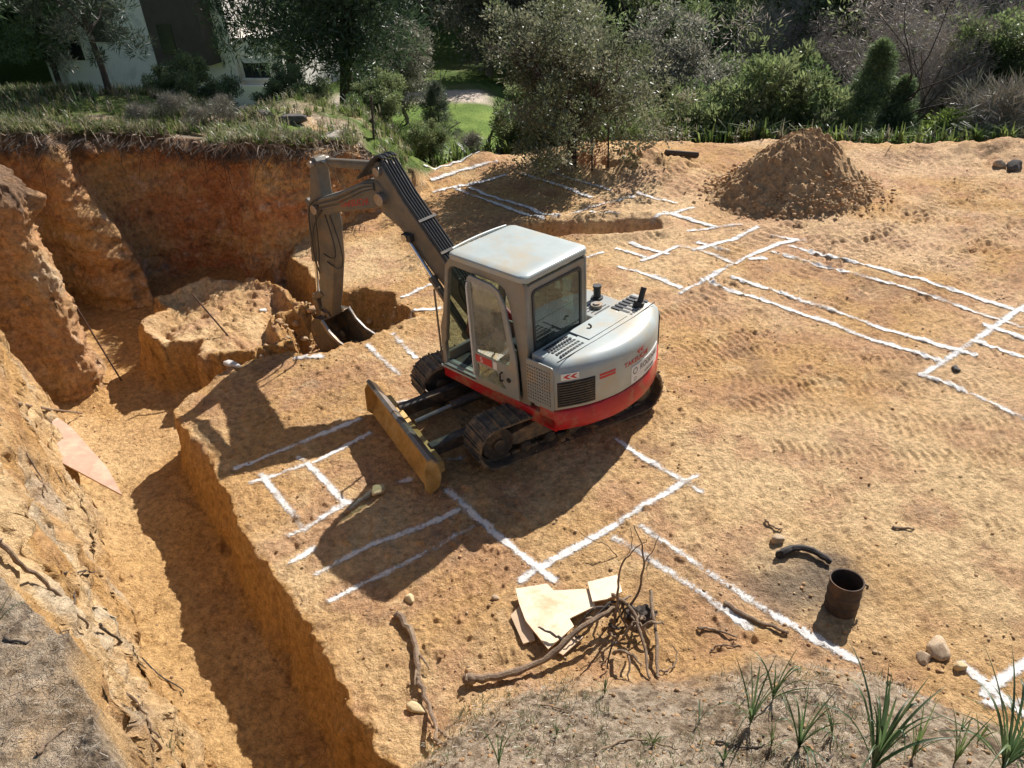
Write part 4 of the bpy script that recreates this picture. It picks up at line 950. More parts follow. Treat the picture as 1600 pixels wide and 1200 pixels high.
def samp_site(n):
    x = npr.uniform(-9, 17, n*3); y = npr.uniform(2, 22.5, n*3)
    sL = np.minimum(sdist(x.astype(np.float32), y.astype(np.float32), LOW), -sdist(x.astype(np.float32), y.astype(np.float32), BLOCK)); sH = sdist(x.astype(np.float32), y.astype(np.float32), HIGH)
    w = .10+.9*np.exp(-(np.maximum(0, -sL)/.45))*(sL < .05)+.35*(sL > 0)+.8*sm(fbm(x*.7, y*.7, 3, off=44)*3-.2)+.9*(y < 5.2)*(x > -1)
    w = w*(4/np.maximum(3.5, np.hypot(x, y)))**.6*(sH < -.02)
    k = npr.rand(len(x)) < w; x, y = x[k][:n], y[k][:n]
    return np.stack([x, y, hza(x, y)], 1)
pebbles('gravel', 24000, samp_site, .004, .024, M_heap, '')
def samp_pit(n):
    x = npr.uniform(-4.6, -1.7, n); y = npr.uniform(11.3, 14.2, n)
    sL = sdist(x.astype(np.float32), y.astype(np.float32), LOW); k = (sL > .1) & (sdist(x.astype(np.float32), y.astype(np.float32), BLOCK) < -.05); x, y = x[k], y[k]; return np.stack([x, y, hza(x, y)], 1)
pebbles('pit_rubble', 900, samp_pit, .03, .12, M_heap, '')

# ---------------------------------------------------------------- single stones, log, boards, drum
rock(590, 772, .13, 'pale yellow lump of stone lying beside the blade shadow on the chalk corner', M_rockp, 1, ax=(1.2, .8, .8), up=.5)
rock(652, 1108, .085, 'rounded pale stone at the near trench edge beside the lone branch', M_rockp, 2, ax=(1.4, .9, .7))
rock(1463, 1015, .15, 'largest orange stone right of the drum near the chalk corner', M_rock, 3, ax=(1.3, .8, .8), up=.4)
rock(1443, 1030, .08, 'small orange stone leaning on the left of a larger one by the chalk corner', M_rock, 4)
rock(1500, 1043, .06, 'pale stone lying on the chalk line at lower right', M_rockp, 5)
rock(775, 935, .05, 'small red stone on bare soil left of the broken plywood', M_rock, 2)
rock(640, 935, .07, 'pale stone on the clods near the trench edge below the chalk lines', M_rockp, 3)
rock(1215, 845, .08, 'reddish clod of hard soil above the burnt stick', M_rock, 5)
rock(1492, 577, .08, 'dark round stone beside the far chalk crossing on the right', M_rockd, 0)
rock(410, 487, .09, 'white stone on the edge of the isolated earth block', simple('white_rock', (.70, .68, .62), .8, 0, .1, 9, .3), 1)
rock(365, 572, .14, 'grey chalk dusted stone at the mouth of the cross trench', simple('chalky_rock', (.55, .52, .47), .85, 0, .2, 9, .4), 2, ax=(1.5, .8, .6))
rock(1560, 258, .18, 'red boulder on the ridge at the far right', M_rock, 3); rock(1585, 262, .20, 'grey brown boulder on the ridge at the far right edge', M_rockd, 4)
rock(382, 176, .30, 'long dark boulder on the grass behind the cut, nearest the white house', M_rockd, 1, name='boulder', ax=(1.7, .7, .7))
rock(418, 184, .26, 'middle dark boulder on the grass above the cut', M_rockd, 2, name='boulder', ax=(1.3, .8, .8))
rock(460, 192, .26, 'rightmost dark boulder on the grass at the end of the cut', M_rockd, 5, name='boulder', ax=(1.4, .8, .7))
rock(522, 219, .34, 'pale grey rock outcrop at the right end of the cut rim', simple('pale_rock', (.36, .32, .27), .9, 0, .3, 6, .5), 0, name='boulder', ax=(1.3, .9, .7))
M_bark = simple('bark', (.17, .115, .075), .9, 0, .35, 14, .5, (.30, .22, .14), .4, 50)
M_barkd = simple('dark_bark', (.06, .045, .035), .9, 0, .35, 14, .5)
M_barkg = simple('grey_bark', (.22, .18, .15), .9, 0, .3, 14, .4)
def stick(name, pts, r0, r1, mat, label=None, cat=None, parent=None, sides=8, wob=.02, sub=4, group=None):
    pts = [Vector(p) for p in pts]; q = []
    ch_ = chaikin([tuple(p) for p in pts], 2); r_ = random.Random(int(abs(pts[0].x*1000)) % 9999)
    ch_ = [Vector(c)+Vector((r_.uniform(-wob, wob), r_.uniform(-wob, wob), r_.uniform(-wob, wob)))*.5 for c in ch_]
    n = len(ch_); rad = [max(.002, (r0+(r1-r0)*i/(n-1))*r_.uniform(.85, 1.15)) for i in range(n)]
    bm = BM(); tube(bm, ch_, rad, sides); o = bmobj(name, bm, mat, parent, smooth=True)
    if label: tag(o, label, cat, group)
    return o
V3 = Vector
p = hits([(545, 800), (565, 785), (588, 770)], .04)
stick('log', p, .02, .045, M_barkg, 'short pale broken log lying between the chalk lines in front of the blade', 'log')
# reinforcing rods stuck in the ground
for (b, t, l) in (((190, 595), (112, 468), 'dark steel rod leaning against the cut face in the corridor'), ((355, 523), (300, 459), 'dark steel rod leaning left on top of the isolated earth block')):
    g = hit(*b); d = CF*FPX+CR*(t[0]-800)-CU*(t[1]-600); k = (g.y+.25)/d.y; tip = Vector((d.x*k, d.y*k, HC+d.z*k))
    bm = BM(); tube(bm, [g+(g-tip).normalized()*.05, tip], .016, 8); o = bmobj('steel_rod', bm, simple('rusty_rod', (.10, .055, .035), .8, .3, .3, 20, .2), None, smooth=True); tag(o, l, 'rod')
# boards
def board(name, pix, th, mat, label, cat='board', zz=None, lift=.03, parent=None):
    pts = []
    for i, q in enumerate(pix):
        if zz is None: v = hit(*q[:2]); v.z += lift
        else: a = P(q[0], q[1], zz[i]); v = Vector((a[0], a[1], zz[i]))
        pts.append(v)
    bm = BM(); c = sum(pts, Vector())/len(pts)
    nrm = Vector((0, 0, 0))
    for i in range(len(pts)): nrm += (pts[i]-c).cross(pts[(i+1) % len(pts)]-c)
    nrm.normalize()
    if nrm.z < 0: nrm = -nrm
    pts = [p-nrm*((p-c).dot(nrm))*.85 for p in pts]
    a = [bm.verts.new(p) for p in pts]; b = [bm.verts.new(p-nrm*th) for p in pts]; n = len(a)
    bm.faces.new(a); bm.faces.new(b[::-1])
    for i in range(n): bm.faces.new((a[i], a[(i+1) % n], b[(i+1) % n], b[i]))
    bmesh.ops.triangulate(bm, faces=bm.faces[:]); o = bmobj(name, bm, mat, parent)
    return tag(o, label, cat)
M_ply1 = simple('weathered_board', (.42, .27, .19), .75, 0, .12, 7, .1, (.52, .36, .25), .4)
M_ply2 = simple('plywood', (.74, .60, .42), .7, 0, .1, 5, .1, (.60, .38, .22), .35)
M_ply3 = simple('plywood_shade', (.58, .42, .27), .7, 0, .12, 5, .1)
board('board', [(80, 645), (112, 672), (168, 727), (191, 773), (130, 742), (87, 716)], .025, M_ply1, 'reddish brown board leaning on the foot of the left bank', 'board', zz=[-.12, -.28, -.36, -.50, -.36, -.20])
board('plywood_piece', [(806, 930), (855, 921), (866, 931), (924, 928), (930, 955), (890, 975), (897, 988), (857, 1024), (822, 978), (812, 952)], .018, M_ply2, 'large pale torn sheet of plywood beside the root tangle', 'plywood', lift=.09)
board('plywood_piece', [(798, 965), (815, 948), (832, 985), (836, 1004), (818, 1010)], .018, M_ply3, 'small plywood strip under the left edge of the torn sheet', 'plywood', lift=.04)
board('plywood_piece', [(918, 921), (964, 910), (972, 936), (948, 948), (926, 952)], .018, M_ply2, 'pale plywood scrap behind the root tangle, right of the torn sheet', 'plywood', lift=.12)
board('plywood_piece', [(868, 1022), (890, 995), (912, 1000), (880, 1028)], .018, M_ply3, 'plywood scrap poking out below the torn sheet', 'plywood', lift=.05)
a, b = hit(1040, 240), hit(1090, 243); bm = BM(); tube(bm, [a+V3((0, 0, .03)), b+V3((0, 0, .02))], .08, 6); tag(bmobj('timber_beam', bm, M_barkd), 'dark timber lying on the far ridge left of the soil heap', 'timber')

# drum
g = hit(1313, 950); dr = empty('drum', g-V3((0, 0, .04)), .3, 'rusty open topped metal drum standing in a patch of ash', 'drum')
dr.rotation_euler = (math.radians(-3), math.radians(3), .3)
M_drum = simple('burnt_drum', (.065, .048, .038), .75, .35, .45, 7, .25, (.14, .075, .045), .45)
bm = BM(); n = 40; R0 = .165; Hd = .43; prof = [(R0, 0), (R0+.008, .02), (R0, .04), (R0, .14), (R0+.008, .15), (R0, .16), (R0, .27), (R0+.008, .28), (R0, .29), (R0, .415), (R0+.009, .425), (R0+.005, .435), (R0-.008, .43), (R0-.010, .39), (R0-.012, .05), (.01, .045)]
rg = [[bm.verts.new((r*math.cos(2*math.pi*k/n)*(1+.02*math.sin(3*2*math.pi*k/n)*zz), r*math.sin(2*math.pi*k/n), zz)) for k in range(n)] for r, zz in prof]
for A, B in zip(rg[:-1], rg[1:]):
    for k in range(n): bm.faces.new((A[k], A[(k+1) % n], B[(k+1) % n], B[k]))
bm.faces.new(rg[0][::-1]); bm.faces.new(rg[-1]); bmobj('drum_shell', bm, M_drum, dr, smooth=True)
bm = BM(); tube(bm, [(R0+.01, -.05, .36), (R0+.07, -.06, .32), (R0+.08, -.05, .27)], .012, 8); bmobj('drum_handle', bm, M_dark, dr)
M_char = simple('charred_wood', (.035, .03, .028), .85, 0, .4, 12, .5)
p = hits([(1217, 872), (1238, 860), (1262, 862), (1296, 882)], .05); stick('burnt_stick', p, .05, .03, M_char, 'charred curved piece of wood lying beside the drum', 'stick')

# loose sticks and branches on the ground
def gstick(l, r0, r1, label, mat=M_bark, up=.02, name='stick', group=None, wob=.02): return stick(name, hits(l, up), r0, r1, mat, label, 'stick' if name == 'stick' else 'branch', group=group, wob=wob)
gstick([(1133, 945), (1160, 962), (1190, 975), (1232, 992)], .03, .014, 'red brown stick lying across the chalk lines below the drum')
gstick([(1090, 983), (1120, 985), (1152, 998)], .018, .008, 'thin stick lying left of the chalk line under the drum')
gstick([(1110, 1020), (1125, 1008), (1160, 1012)], .012, .006, 'thin twig on the grey soil edge below the chalk lines')
gstick([(1385, 1068), (1400, 1070), (1412, 1072)], .02, .012, 'short dark stick on the grey mound right of the long chalk line')
gstick([(1195, 815), (1215, 830), (1222, 828)], .014, .008, 'short curved twig on the bare soil above the burnt wood')
gstick([(1395, 825), (1415, 828), (1428, 828)], .016, .01, 'grey stick on the bare soil at middle right')
b1 = gstick([(620, 962), (642, 990), (652, 1035), (655, 1070), (672, 1110), (687, 1170)], .045, .012, 'long crooked dead branch lying by the near trench edge', M_bark, .05, 'branch', wob=.04)
for l in ([(652, 1020), (665, 1040), (672, 1052)], [(654, 1060), (668, 1100), (680, 1130)], [(678, 1140), (690, 1150), (702, 1160)], [(655, 1045), (648, 1062), (650, 1078)]):
    stick('side_twig', hits(l, .06), .018, .005, M_bark, parent=b1)
# root tangle
c0 = hit(945, 1010); rt = empty('root_tangle', c0, 0, 'uprooted tangle of dead roots and long curved shoots beside the plywood', 'root')
iv = Matrix.Translation(-c0)
def rel(l, ups): return [iv @ (hit(*q)+V3((0, 0, u))) for q, u in zip(l, ups)]
stick('root', rel([(728, 1070), (745, 1070), (800, 1060), (860, 1040), (900, 1010), (960, 975)], [.09, .08, .06, .12, .25, .25]), .05, .022, M_bark, parent=rt)
bm = BM(); bmesh.ops.create_icosphere(bm, subdivisions=3, radius=.07); o = bmobj('root_stub', bm, M_bark, rt, smooth=True); o.location = iv @ (hit(735, 1068)+V3((0, 0, .07))); o.scale = (1.1, .8, .9)
rr_ = random.Random(3)
for i in range(22):
    a = (925+rr_.uniform(-45, 70), 985+rr_.uniform(-25, 45)); b = (a[0]+rr_.uniform(-60, 60), a[1]+rr_.uniform(-35, 35)); mdl = ((a[0]+b[0])/2, (a[1]+b[1])/2+rr_.uniform(-10, 10))
    stick('root', rel([a, mdl, b], [rr_.uniform(.02, .22), rr_.uniform(.08, .32), rr_.uniform(.0, .2)]), rr_.uniform(.010, .026), rr_.uniform(.004, .012), M_bark if i % 3 else M_barkd, parent=rt, sides=6)
def shoot(base, tops, r0, r1=.004):
    """tops: list of (px,py) at the same distance as the base, i.e. standing up"""
    g = hit(*base); pts = [g]
    for i, q in enumerate(tops):
        d = CF*FPX+CR*(q[0]-800)-CU*(q[1]-600); k = (g.y+.06*(i+1))/d.y; pts.append(Vector((d.x*k, d.y*k, HC+d.z*k)))
    return stick('shoot', [iv @ q for q in pts], r0, r1, M_bark, parent=rt, sides=6)
shoot((958, 985), [(965, 935), (968, 890), (985, 862), (1010, 845)], .016); shoot((975, 955), [(998, 930), (1007, 880), (1003, 850), (990, 820)], .018)
shoot((1008, 875), [(1022, 860), (1030, 835)], .008, .003); shoot((965, 870), [(950, 850), (925, 845), (905, 830)], .008, .003); shoot((985, 862), [(988, 845), (985, 825)], .006, .003)
stick('shoot', rel([(955, 960), (985, 975), (1003, 1010), (1015, 1062)], [.3, .28, .15, .02]), .02, .012, M_bark, parent=rt)
stick('shoot', rel([(1015, 940), (1020, 975), (1025, 1010), (1028, 1062)], [.18, .16, .1, .02]), .022, .014, M_bark, parent=rt)
stick('shoot', rel([(1028, 1052), (1050, 1048), (1060, 1030), (1050, 1018)], [.03, .03, .05, .1]), .012, .005, M_bark, parent=rt)
bm = BM(); bmesh.ops.create_icosphere(bm, subdivisions=3, radius=.12)
for v in bm.verts: v.co *= 1+.5*(rr_.random()-.5)
o = bmobj('root_stub', bm, M_barkd, rt, smooth=True); o.location = iv @ (hit(1002, 965)+V3((0, 0, .05))); o.scale = (1.3, .9, .6)
# roots hanging out of the left bank
for l, r, lab in (([(-30, 628), (30, 632), (75, 642), (128, 648)], .028, 'thick bare root sticking out of the left bank into the corridor'),
                  ([(-10, 660), (30, 690), (60, 735), (75, 775)], .016, 'thin root running down the left bank above the brown board'),
                  ([(70, 897), (105, 899), (150, 896)], .014, 'straight dark root poking out of the left bank'),
                  ([(95, 915), (112, 912), (120, 935), (116, 952)], .014, 'hooked dark root curling on the left bank'),
                  ([(158, 980), (175, 997), (215, 1020), (240, 1050), (290, 1085)], .015, 'long wavy root trailing from the rim down to the corridor floor'),
                  ([(172, 1065), (200, 1105), (225, 1145), (262, 1180)], .026, 'thick root running along the near rim above the corridor'),
                  ([(185, 1080), (232, 1115), (240, 1145), (280, 1190)], .016, 'thin root looping beside a thicker one on the near rim'),
                  ([(0, 850), (30, 885), (70, 910), (100, 940), (140, 985)], .022, 'dark root following the rim of the left bank')):
    stick('root', hits(l, .04), r, r*.45, M_bark if r > .015 else M_barkd, lab, 'root', wob=.03)

# ---------------------------------------------------------------- foliage
def leafmat(name, trans=.48):
    m, t, b = newmat(name); t.nodes.remove(b); a = t.nodes.new('ShaderNodeAttribute'); a.attribute_name = 'tint'
    d = t.nodes.new('ShaderNodeBsdfDiffuse'); tr = t.nodes.new('ShaderNodeBsdfTranslucent'); mx = t.nodes.new('ShaderNodeMixShader'); mx.inputs[0].default_value = trans
    g = t.nodes.new('ShaderNodeBsdfGlossy'); g.inputs['Roughness'].default_value = .45; g.inputs[0].default_value = (1, 1, 1, 1); m2 = t.nodes.new('ShaderNodeMixShader'); m2.inputs[0].default_value = .04
    t.links.new(a.outputs['Color'], d.inputs[0]); t.links.new(a.outputs['Color'], tr.inputs[0]); t.links.new(d.outputs[0], mx.inputs[1]); t.links.new(tr.outputs[0], mx.inputs[2])
    t.links.new(mx.outputs[0], m2.inputs[1]); t.links.new(g.outputs[0], m2.inputs[2]); t.links.new(m2.outputs[0], t.nodes['Material Output'].inputs[0]); return m
M_leaf = leafmat('leaves'); M_needle = leafmat('needles', .36); M_twig = leafmat('dry_twigs', .1)
def leafquads(cen, size, aspect, R, up=0.0, dirs=None):
    n = len(cen)
    a = R.randn(n, 3) if dirs is None else dirs+.35*R.randn(n, 3); a[:, 2] += up; a /= np.linalg.norm(a, axis=1)[:, None]
    b = np.cross(a, R.randn(n, 3)); b /= np.linalg.norm(b, axis=1)[:, None]+1e-9
    s = size*R.uniform(.6, 1.4, n)[:, None]
    return np.stack([cen, cen+a*s*.5+b*s*aspect*.5, cen+a*s, cen+a*s*.5-b*s*aspect*.5], 1)
def crown(name, seed, n_cl, n_lf, shape, lsize, aspect, clr, cols, mat, hl=.3, up=.3):
    """shape(R,n)->(n,3) clump centres; leaves fill a small ball round each"""
    R = np.random.RandomState(seed); cc = shape(R, n_cl)
    cr = clr*R.uniform(.55, 1.35, n_cl)
    idx = np.repeat(np.arange(n_cl), n_lf); u = R.randn(len(idx), 3); u /= np.linalg.norm(u, axis=1)[:, None]
    rad = R.rand(len(idx))**.45
    cen = cc[idx]+u*(rad*cr[idx])[:, None]*np.array([1, 1, .75])
    V = leafquads(cen, lsize, aspect, R, up, u*.8)
    cl = np.array(cols); w = np.clip(R.rand(n_cl)+.0, 0, .999)*(len(cl)-1); i0 = w.astype(int); f = (w-i0)[:, None]
    base = cl[i0]*(1-f)+cl[np.minimum(i0+1, len(cl)-1)]*f
    c = base[idx]*R.uniform(.75, 1.35, len(idx))[:, None]
    me = npmesh(name, V.reshape(-1, 3), np.arange(len(idx)*4).reshape(-1, 4), False); setcol(me, 'tint', np.repeat(np.clip(c, 0, 1), 4, 0)); me.materials.append(mat)
    return me, cc
def branches(name, seed, levels, base, L0, r0, spread, n, mat, trunk_h, lean=.05, twig=False):
    """tapered trunk and limbs as one surface"""
    R = random.Random(seed); bm = BM(); tips = []
    def grow(p, d, L, r, lv):
        pts = [p]; k = 5 if lv == 0 else 4
        for i in range(k):
            d = (d+Vector((R.gauss(0, 1), R.gauss(0, 1), R.gauss(0, .7)+.15))*(.10 if lv == 0 else .22)).normalized(); pts.append(pts[-1]+d*L/k)
        tube(bm, pts, [r*(1-.6*i/k) for i in range(k+1)], 8 if lv == 0 else (5 if lv < 3 else 3), False)
        if lv >= levels: tips.append(pts[-1]); return
        for j in range(n if lv else n+2):
            i = R.randint(1 if lv else 2, k); a = R.uniform(0, 6.283); q = Vector((math.cos(a), math.sin(a), 0))
            nd = (d*R.uniform(.3, .9)+q*spread*R.uniform(.6, 1.2)+Vector((0, 0, .25))).normalized()
            grow(pts[i], nd, L*R.uniform(.5, .78), r*(1-.6*i/k)*.62, lv+1)
    grow(Vector((0, 0, -.3)), Vector((lean, lean*.5, 1)), trunk_h, r0, 0)
    me = bpy.data.meshes.new(name); bm.to_mesh(me); bm.free(); me.materials.append(mat)
    for p in me.polygons: p.use_smooth = True
    return me, tips
def sh_ell(cx, cz, rx, rz, hollow=.35, lumps=5, seedo=0):
    def f(R, n):
        out = []
        lc = [(R.randn(3)*np.array([rx*.42, rx*.42, rz*.42])) for _ in range(lumps)]
        lr = R.uniform(.45, .75, lumps)
        while len(out) < n:
            k = R.randint(lumps); u = R.randn(3); u /= np.linalg.norm(u); q = hollow+(1-hollow)*R.rand()**.5
            p = lc[k]+u*q*lr[k]*np.array([rx, rx, rz]); out.append(p+np.array([cx, 0, cz]))
        return np.array(out)
    return f
def sh_cone(z0, z1, r, p=.8):
    def f(R, n):
        t = R.rand(n)**.8; a = R.rand(n)*6.283; lay = np.round(t*11)/11*.6+t*.4
        q = (1-lay)**p*r*(.35+.65*R.rand(n)**.5)*(1+.25*np.sin(a*3+lay*9)); return np.stack([q*np.cos(a), q*np.sin(a), z0+(z1-z0)*t-.18*q], 1)
    return f
PINE = [(.07, .11, .05), (.11, .17, .075), (.17, .23, .10), (.23, .28, .13)]
DARK = [(.035, .060, .034), (.06, .095, .05), (.10, .145, .07)]
OLIVE = [(.12, .125, .09), (.18, .175, .13), (.28, .265, .21), (.10, .11, .075)]
BUSH = [(.10, .15, .055), (.16, .21, .08), (.24, .28, .12), (.12, .14, .07)]
GREEN = [(.10, .16, .035), (.16, .22, .05), (.22, .27, .07)]
BARE = [(.32, .27, .23), (.44, .38, .33), (.24, .20, .17)]
KINDS = {}
def kind(k, cm, tm): KINDS[k] = (cm, tm)
kind('pine', crown('crown', 11, 300, 120, sh_ell(0, 5.4, 2.5, 3.1, .2, 8), .26, .16, .55, PINE, M_needle)[0], branches('trunk', 1, 2, None, 4, .20, .8, 4, M_barkd, 6.5)[0])
kind('pine_b', crown('crown', 12, 300, 120, sh_cone(1.2, 9.0, 2.8), .26, .16, .5, PINE, M_needle)[0], branches('trunk', 2, 1, None, 4, .18, .9, 7, M_barkd, 8)[0])
kind('dark_pine', crown('crown', 13, 360, 130, sh_ell(0, 6.2, 3.2, 4.2, .15, 9), .26, .16, .65, DARK, M_needle)[0], branches('trunk', 3, 2, None, 4, .26, .8, 4, M_barkd, 8)[0])
kind('broad', crown('crown', 14, 280, 110, sh_ell(0, 3.4, 2.3, 2.3, .3, 8), .17, .45, .42, BUSH, M_leaf)[0], branches('trunk', 4, 3, None, 3, .16, .8, 3, M_barkg, 3.6)[0])
kind('greyish', crown('crown', 15, 280, 80, sh_ell(0, 3.4, 2.4, 2.3, .3, 8), .16, .4, .42, OLIVE, M_leaf)[0], branches('trunk', 5, 3, None, 3, .16, .8, 3, M_barkg, 3.6)[0])
kind('bare', crown('crown', 16, 300, 60, sh_ell(0, 4.2, 2.9, 2.9, .15, 8), .34, .06, .55, BARE, M_twig)[0], branches('trunk', 6, 4, None, 3, .17, .9, 4, M_barkg, 3.8)[0])
kind('bush', crown('crown', 17, 200, 120, sh_ell(0, 1.2, 1.5, 1.3, .2, 7), .14, .35, .30, BUSH, M_leaf)[0], branches('stem', 7, 2, None, 1, .06, 1.0, 4, M_barkg, 1.2)[0])
kind('green_bush', crown('crown', 18, 160, 110, sh_ell(0, .9, 1.2, .9, .2, 6), .14, .35, .28, GREEN, M_leaf)[0], branches('stem', 8, 2, None, 1, .05, 1.0, 4, M_barkg, .9)[0])
kind('front_tree', crown('crown', 19, 470, 100, sh_ell(0, 2.55, 2.0, 2.1, .2, 12), .10, .42, .34, [(.09, .115, .05), (.15, .165, .085), (.24, .235, .16), (.065, .085, .04)], M_leaf)[0], branches('trunk', 9, 4, None, 3, .15, .85, 4, M_barkd, 2.9, .12)[0])
kind('sapling', crown('crown', 20, 170, 110, sh_cone(.9, 5.2, 1.5, .55), .17, .13, .26, [(.05, .075, .04), (.10, .125, .075), (.17, .19, .13)], M_needle)[0], branches('trunk', 10, 1, None, 3, .09, .9, 7, M_barkd, 4.6, .02)[0])
kind('twiggy', crown('crown', 21, 90, 60, sh_ell(0, .7, .8, .6, .1, 5), .24, .05, .25, [(.22, .20, .16), (.32, .29, .24), (.14, .15, .09)], M_twig)[0], branches('stem', 12, 2, None, 1, .03, 1.1, 5, M_barkg, .7)[0])
def tree(k, x, y, s, label, name='tree', group=None, sz=1.0, z=None, cat='tree', part=None):
    cm, tm = KINDS[k]; r_ = random.Random(int(x*37+y*91)); e = empty(name, (x, y, (hz(x, y) if z is None else z)), r_.uniform(0, 6.28), label, cat, group); e.scale = (s, s, s*sz)
    a = bpy.data.objects.new('foliage' if cat == 'shrub' else 'crown', cm); b = bpy.data.objects.new('stem' if cat == 'shrub' else 'trunk', tm)
    C.link(a); C.link(b); a.parent = e; b.parent = e; return e
def at(px, D):
    """x,y on the ground map: bearing of photo column px, D metres away"""
    d = CF*FPX+CR*(px-800)-CU*(150-600); h = Vector((d.x, d.y)).normalized(); return h.x*D, h.y*D
x, y = P(893, 262); tree('front_tree', x, y, 1.0, 'grey green leafy tree with dark forked trunk standing at the far edge of the site', 'tree', z=-.02)
tree('sapling', *at(172, 23), .95, 'young pine with open crown in front of the white house', 'pine_tree')
tree('dark_pine', *at(530, 29), 1.0, 'big dark pine whose trunk stands right of the white house', 'pine_tree')
tree('dark_pine', *at(0, 26), 1.0, 'huge dark pine at the left edge of the photo', 'pine_tree'); tree('dark_pine', *at(-90, 24), 1.15, 'dark pine partly cut off by the left edge, nearest of all pines', 'pine_tree')
tree('dark_pine', *at(455, 34.5), .85, 'dark pine hanging over the low wing of the white house', 'pine_tree', sz=1.55)
tree('greyish', *at(632, 33), .62, 'small silvery tree by the pale path behind the lawn', 'tree'); tree('sapling', *at(680, 27.5), .55, 'little pine sapling on the near side of the lawn', 'pine_tree')
tree('bush', *at(592, 24), .5, 'green bush behind the digging arm at the end of the cut', 'shrub', cat='shrub'); tree('bush', *at(645, 23.2), .42, 'green bush below the lawn, right of the arm', 'shrub', cat='shrub')
tree('twiggy', *at(730, 23.6), .55, 'dry bush at the foot of the lawn', 'shrub', cat='shrub'); tree('bush', *at(850, 24.3), .8, 'bush tucked in behind the left side of the grey green tree', 'shrub', cat='shrub')
tree('greyish', *at(765, 43), 1.3, 'purplish grey tree behind the right end of the lawn', 'tree'); tree('greyish', *at(850, 43), 1.3, 'grey brown tree behind the left of the grey green tree', 'tree')
tree('bush', *at(1165, 27), 1.25, 'wide brownish green bush beyond the ridge, just left of the soil heap', 'shrub', cat='shrub', sz=1.1); tree('bush', *at(1225, 27.5), 1.25, 'green bush showing behind the top of the soil heap', 'shrub', cat='shrub', sz=1.1)
tree('pine_b', *at(1365, 27.5), .52, 'bushy green pine beyond the ridge, right of the soil heap', 'pine_tree'); tree('pine_b', *at(1412, 27.5), .40, 'smaller bushy pine touching the right of a bigger one beyond the ridge', 'pine_tree')
tree('green_bush', *at(1500, 26.8), 1.1, 'bright green bush beyond the ridge at right', 'shrub', cat='shrub'); tree('twiggy', *at(1570, 26.5), 1.7, 'grey leafless bush at the right end of the ridge', 'shrub', cat='shrub')
tree('green_bush', *at(1095, 26), .9, 'bright green bush right of the grey green tree', 'shrub', cat='shrub'); tree('bush', *at(1050, 26.5), 1.0, 'dark green bush close behind the right of the grey green tree', 'shrub', cat='shrub')
tree('greyish', *at(1045, 31), .95, 'pale grey leaved tree behind the right of the grey green tree', 'tree')
tree('green_bush', *at(1280, 26), .75, 'low bright bush between the soil heap and the bushy pine', 'shrub', cat='shrub')
for i, px in enumerate((205, 262, 300, 345)):
    tree('twiggy', *at(px, 20.3+.5*(i % 2)), .36+.08*(i % 2), ['leftmost', 'second from left', 'third from left', 'rightmost'][i]+' of the dry twiggy shrubs just above the orange cut', 'shrub', group='dry shrubs along the rim of the cut', cat='shrub')
for i, px in enumerate((285, 330, 470, 440)):
    tree('bush', *at(px, 24.5+.8*(i % 2)), .46, ['leftmost', 'second from left', 'rightmost', 'second from right'][i]+' of the dark leafy shrubs in front of the white house', 'shrub', group='shrubs in front of the house', cat='shrub')
LAB = {'pine': ('green pine with rounded crown on the wooded slope', 'pines in the far wood'), 'pine_b': ('pointed green pine on the wooded slope', 'pointed pines in the far wood'),
       'dark_pine': ('very dark tall pine on the wooded slope', 'dark pines in the far wood'), 'broad': ('mid green leafy tree on the wooded slope', 'leafy trees in the far wood'),
       'greyish': ('grey green tree on the wooded slope', 'grey green trees in the far wood'), 'bare': ('leafless brown grey tree on the far slope', 'bare trees in the far wood'),
       'bush': ('green bush among the trees of the far slope', 'bushes in the far wood')}
r_ = random.Random(12)
for D, step in ((35, 150), (41, 125), (48, 100), (56, 85), (65, 75), (76, 70)):
    px = -220+r_.uniform(0, 60)
    while px < 1850:
        if D < 40 and (px < 960 or 1180 < px < 1300): px += step; continue
        if D == 41 and px < 1120: px += step; continue
        if D == 48 and 540 < px < 830: px += step; continue
        u = r_.random()
        if px < 560: k = 'dark_pine' if u < .5 else 'pine'
        elif px < 800: k = 'pine' if u < .45 else ('dark_pine' if u < .65 else ('pine_b' if u < .85 else 'greyish'))
        elif px < 1130: k = 'pine_b' if u < .25 else ('broad' if u < .5 else ('greyish' if u < .7 else 'pine'))
        elif px < 1500: k = 'bare' if u < .72 else ('broad' if u < .85 else 'pine')
        else: k = 'bare' if u < .35 else ('broad' if u < .7 else 'greyish')
        s = r_.uniform(.75, 1.15)*(1.0 if k not in ('greyish', 'broad') else 1.3)
        if D < 45: s *= .8
        if D < 50 and 880 < px < 1160: s *= .6
        q = at(px, D+r_.uniform(-2, 2)); tree(k, *q, s, LAB[k][0]+', '+('low' if D < 50 else ('halfway up' if D < 60 else 'high up'))+' '+('at the left edge' if px < 90 else 'behind the white house' if px < 480 else 'over the pale path' if px < 640 else 'over the lawn' if px < 800 else 'over the grey green tree' if px < 1100 else 'over the soil heap' if px < 1320 else 'over the bushy pine' if px < 1480 else 'at the right edge'), 'pine_tree' if 'pine' in k else 'tree', LAB[k][1])
        px += step*r_.uniform(.75, 1.3)
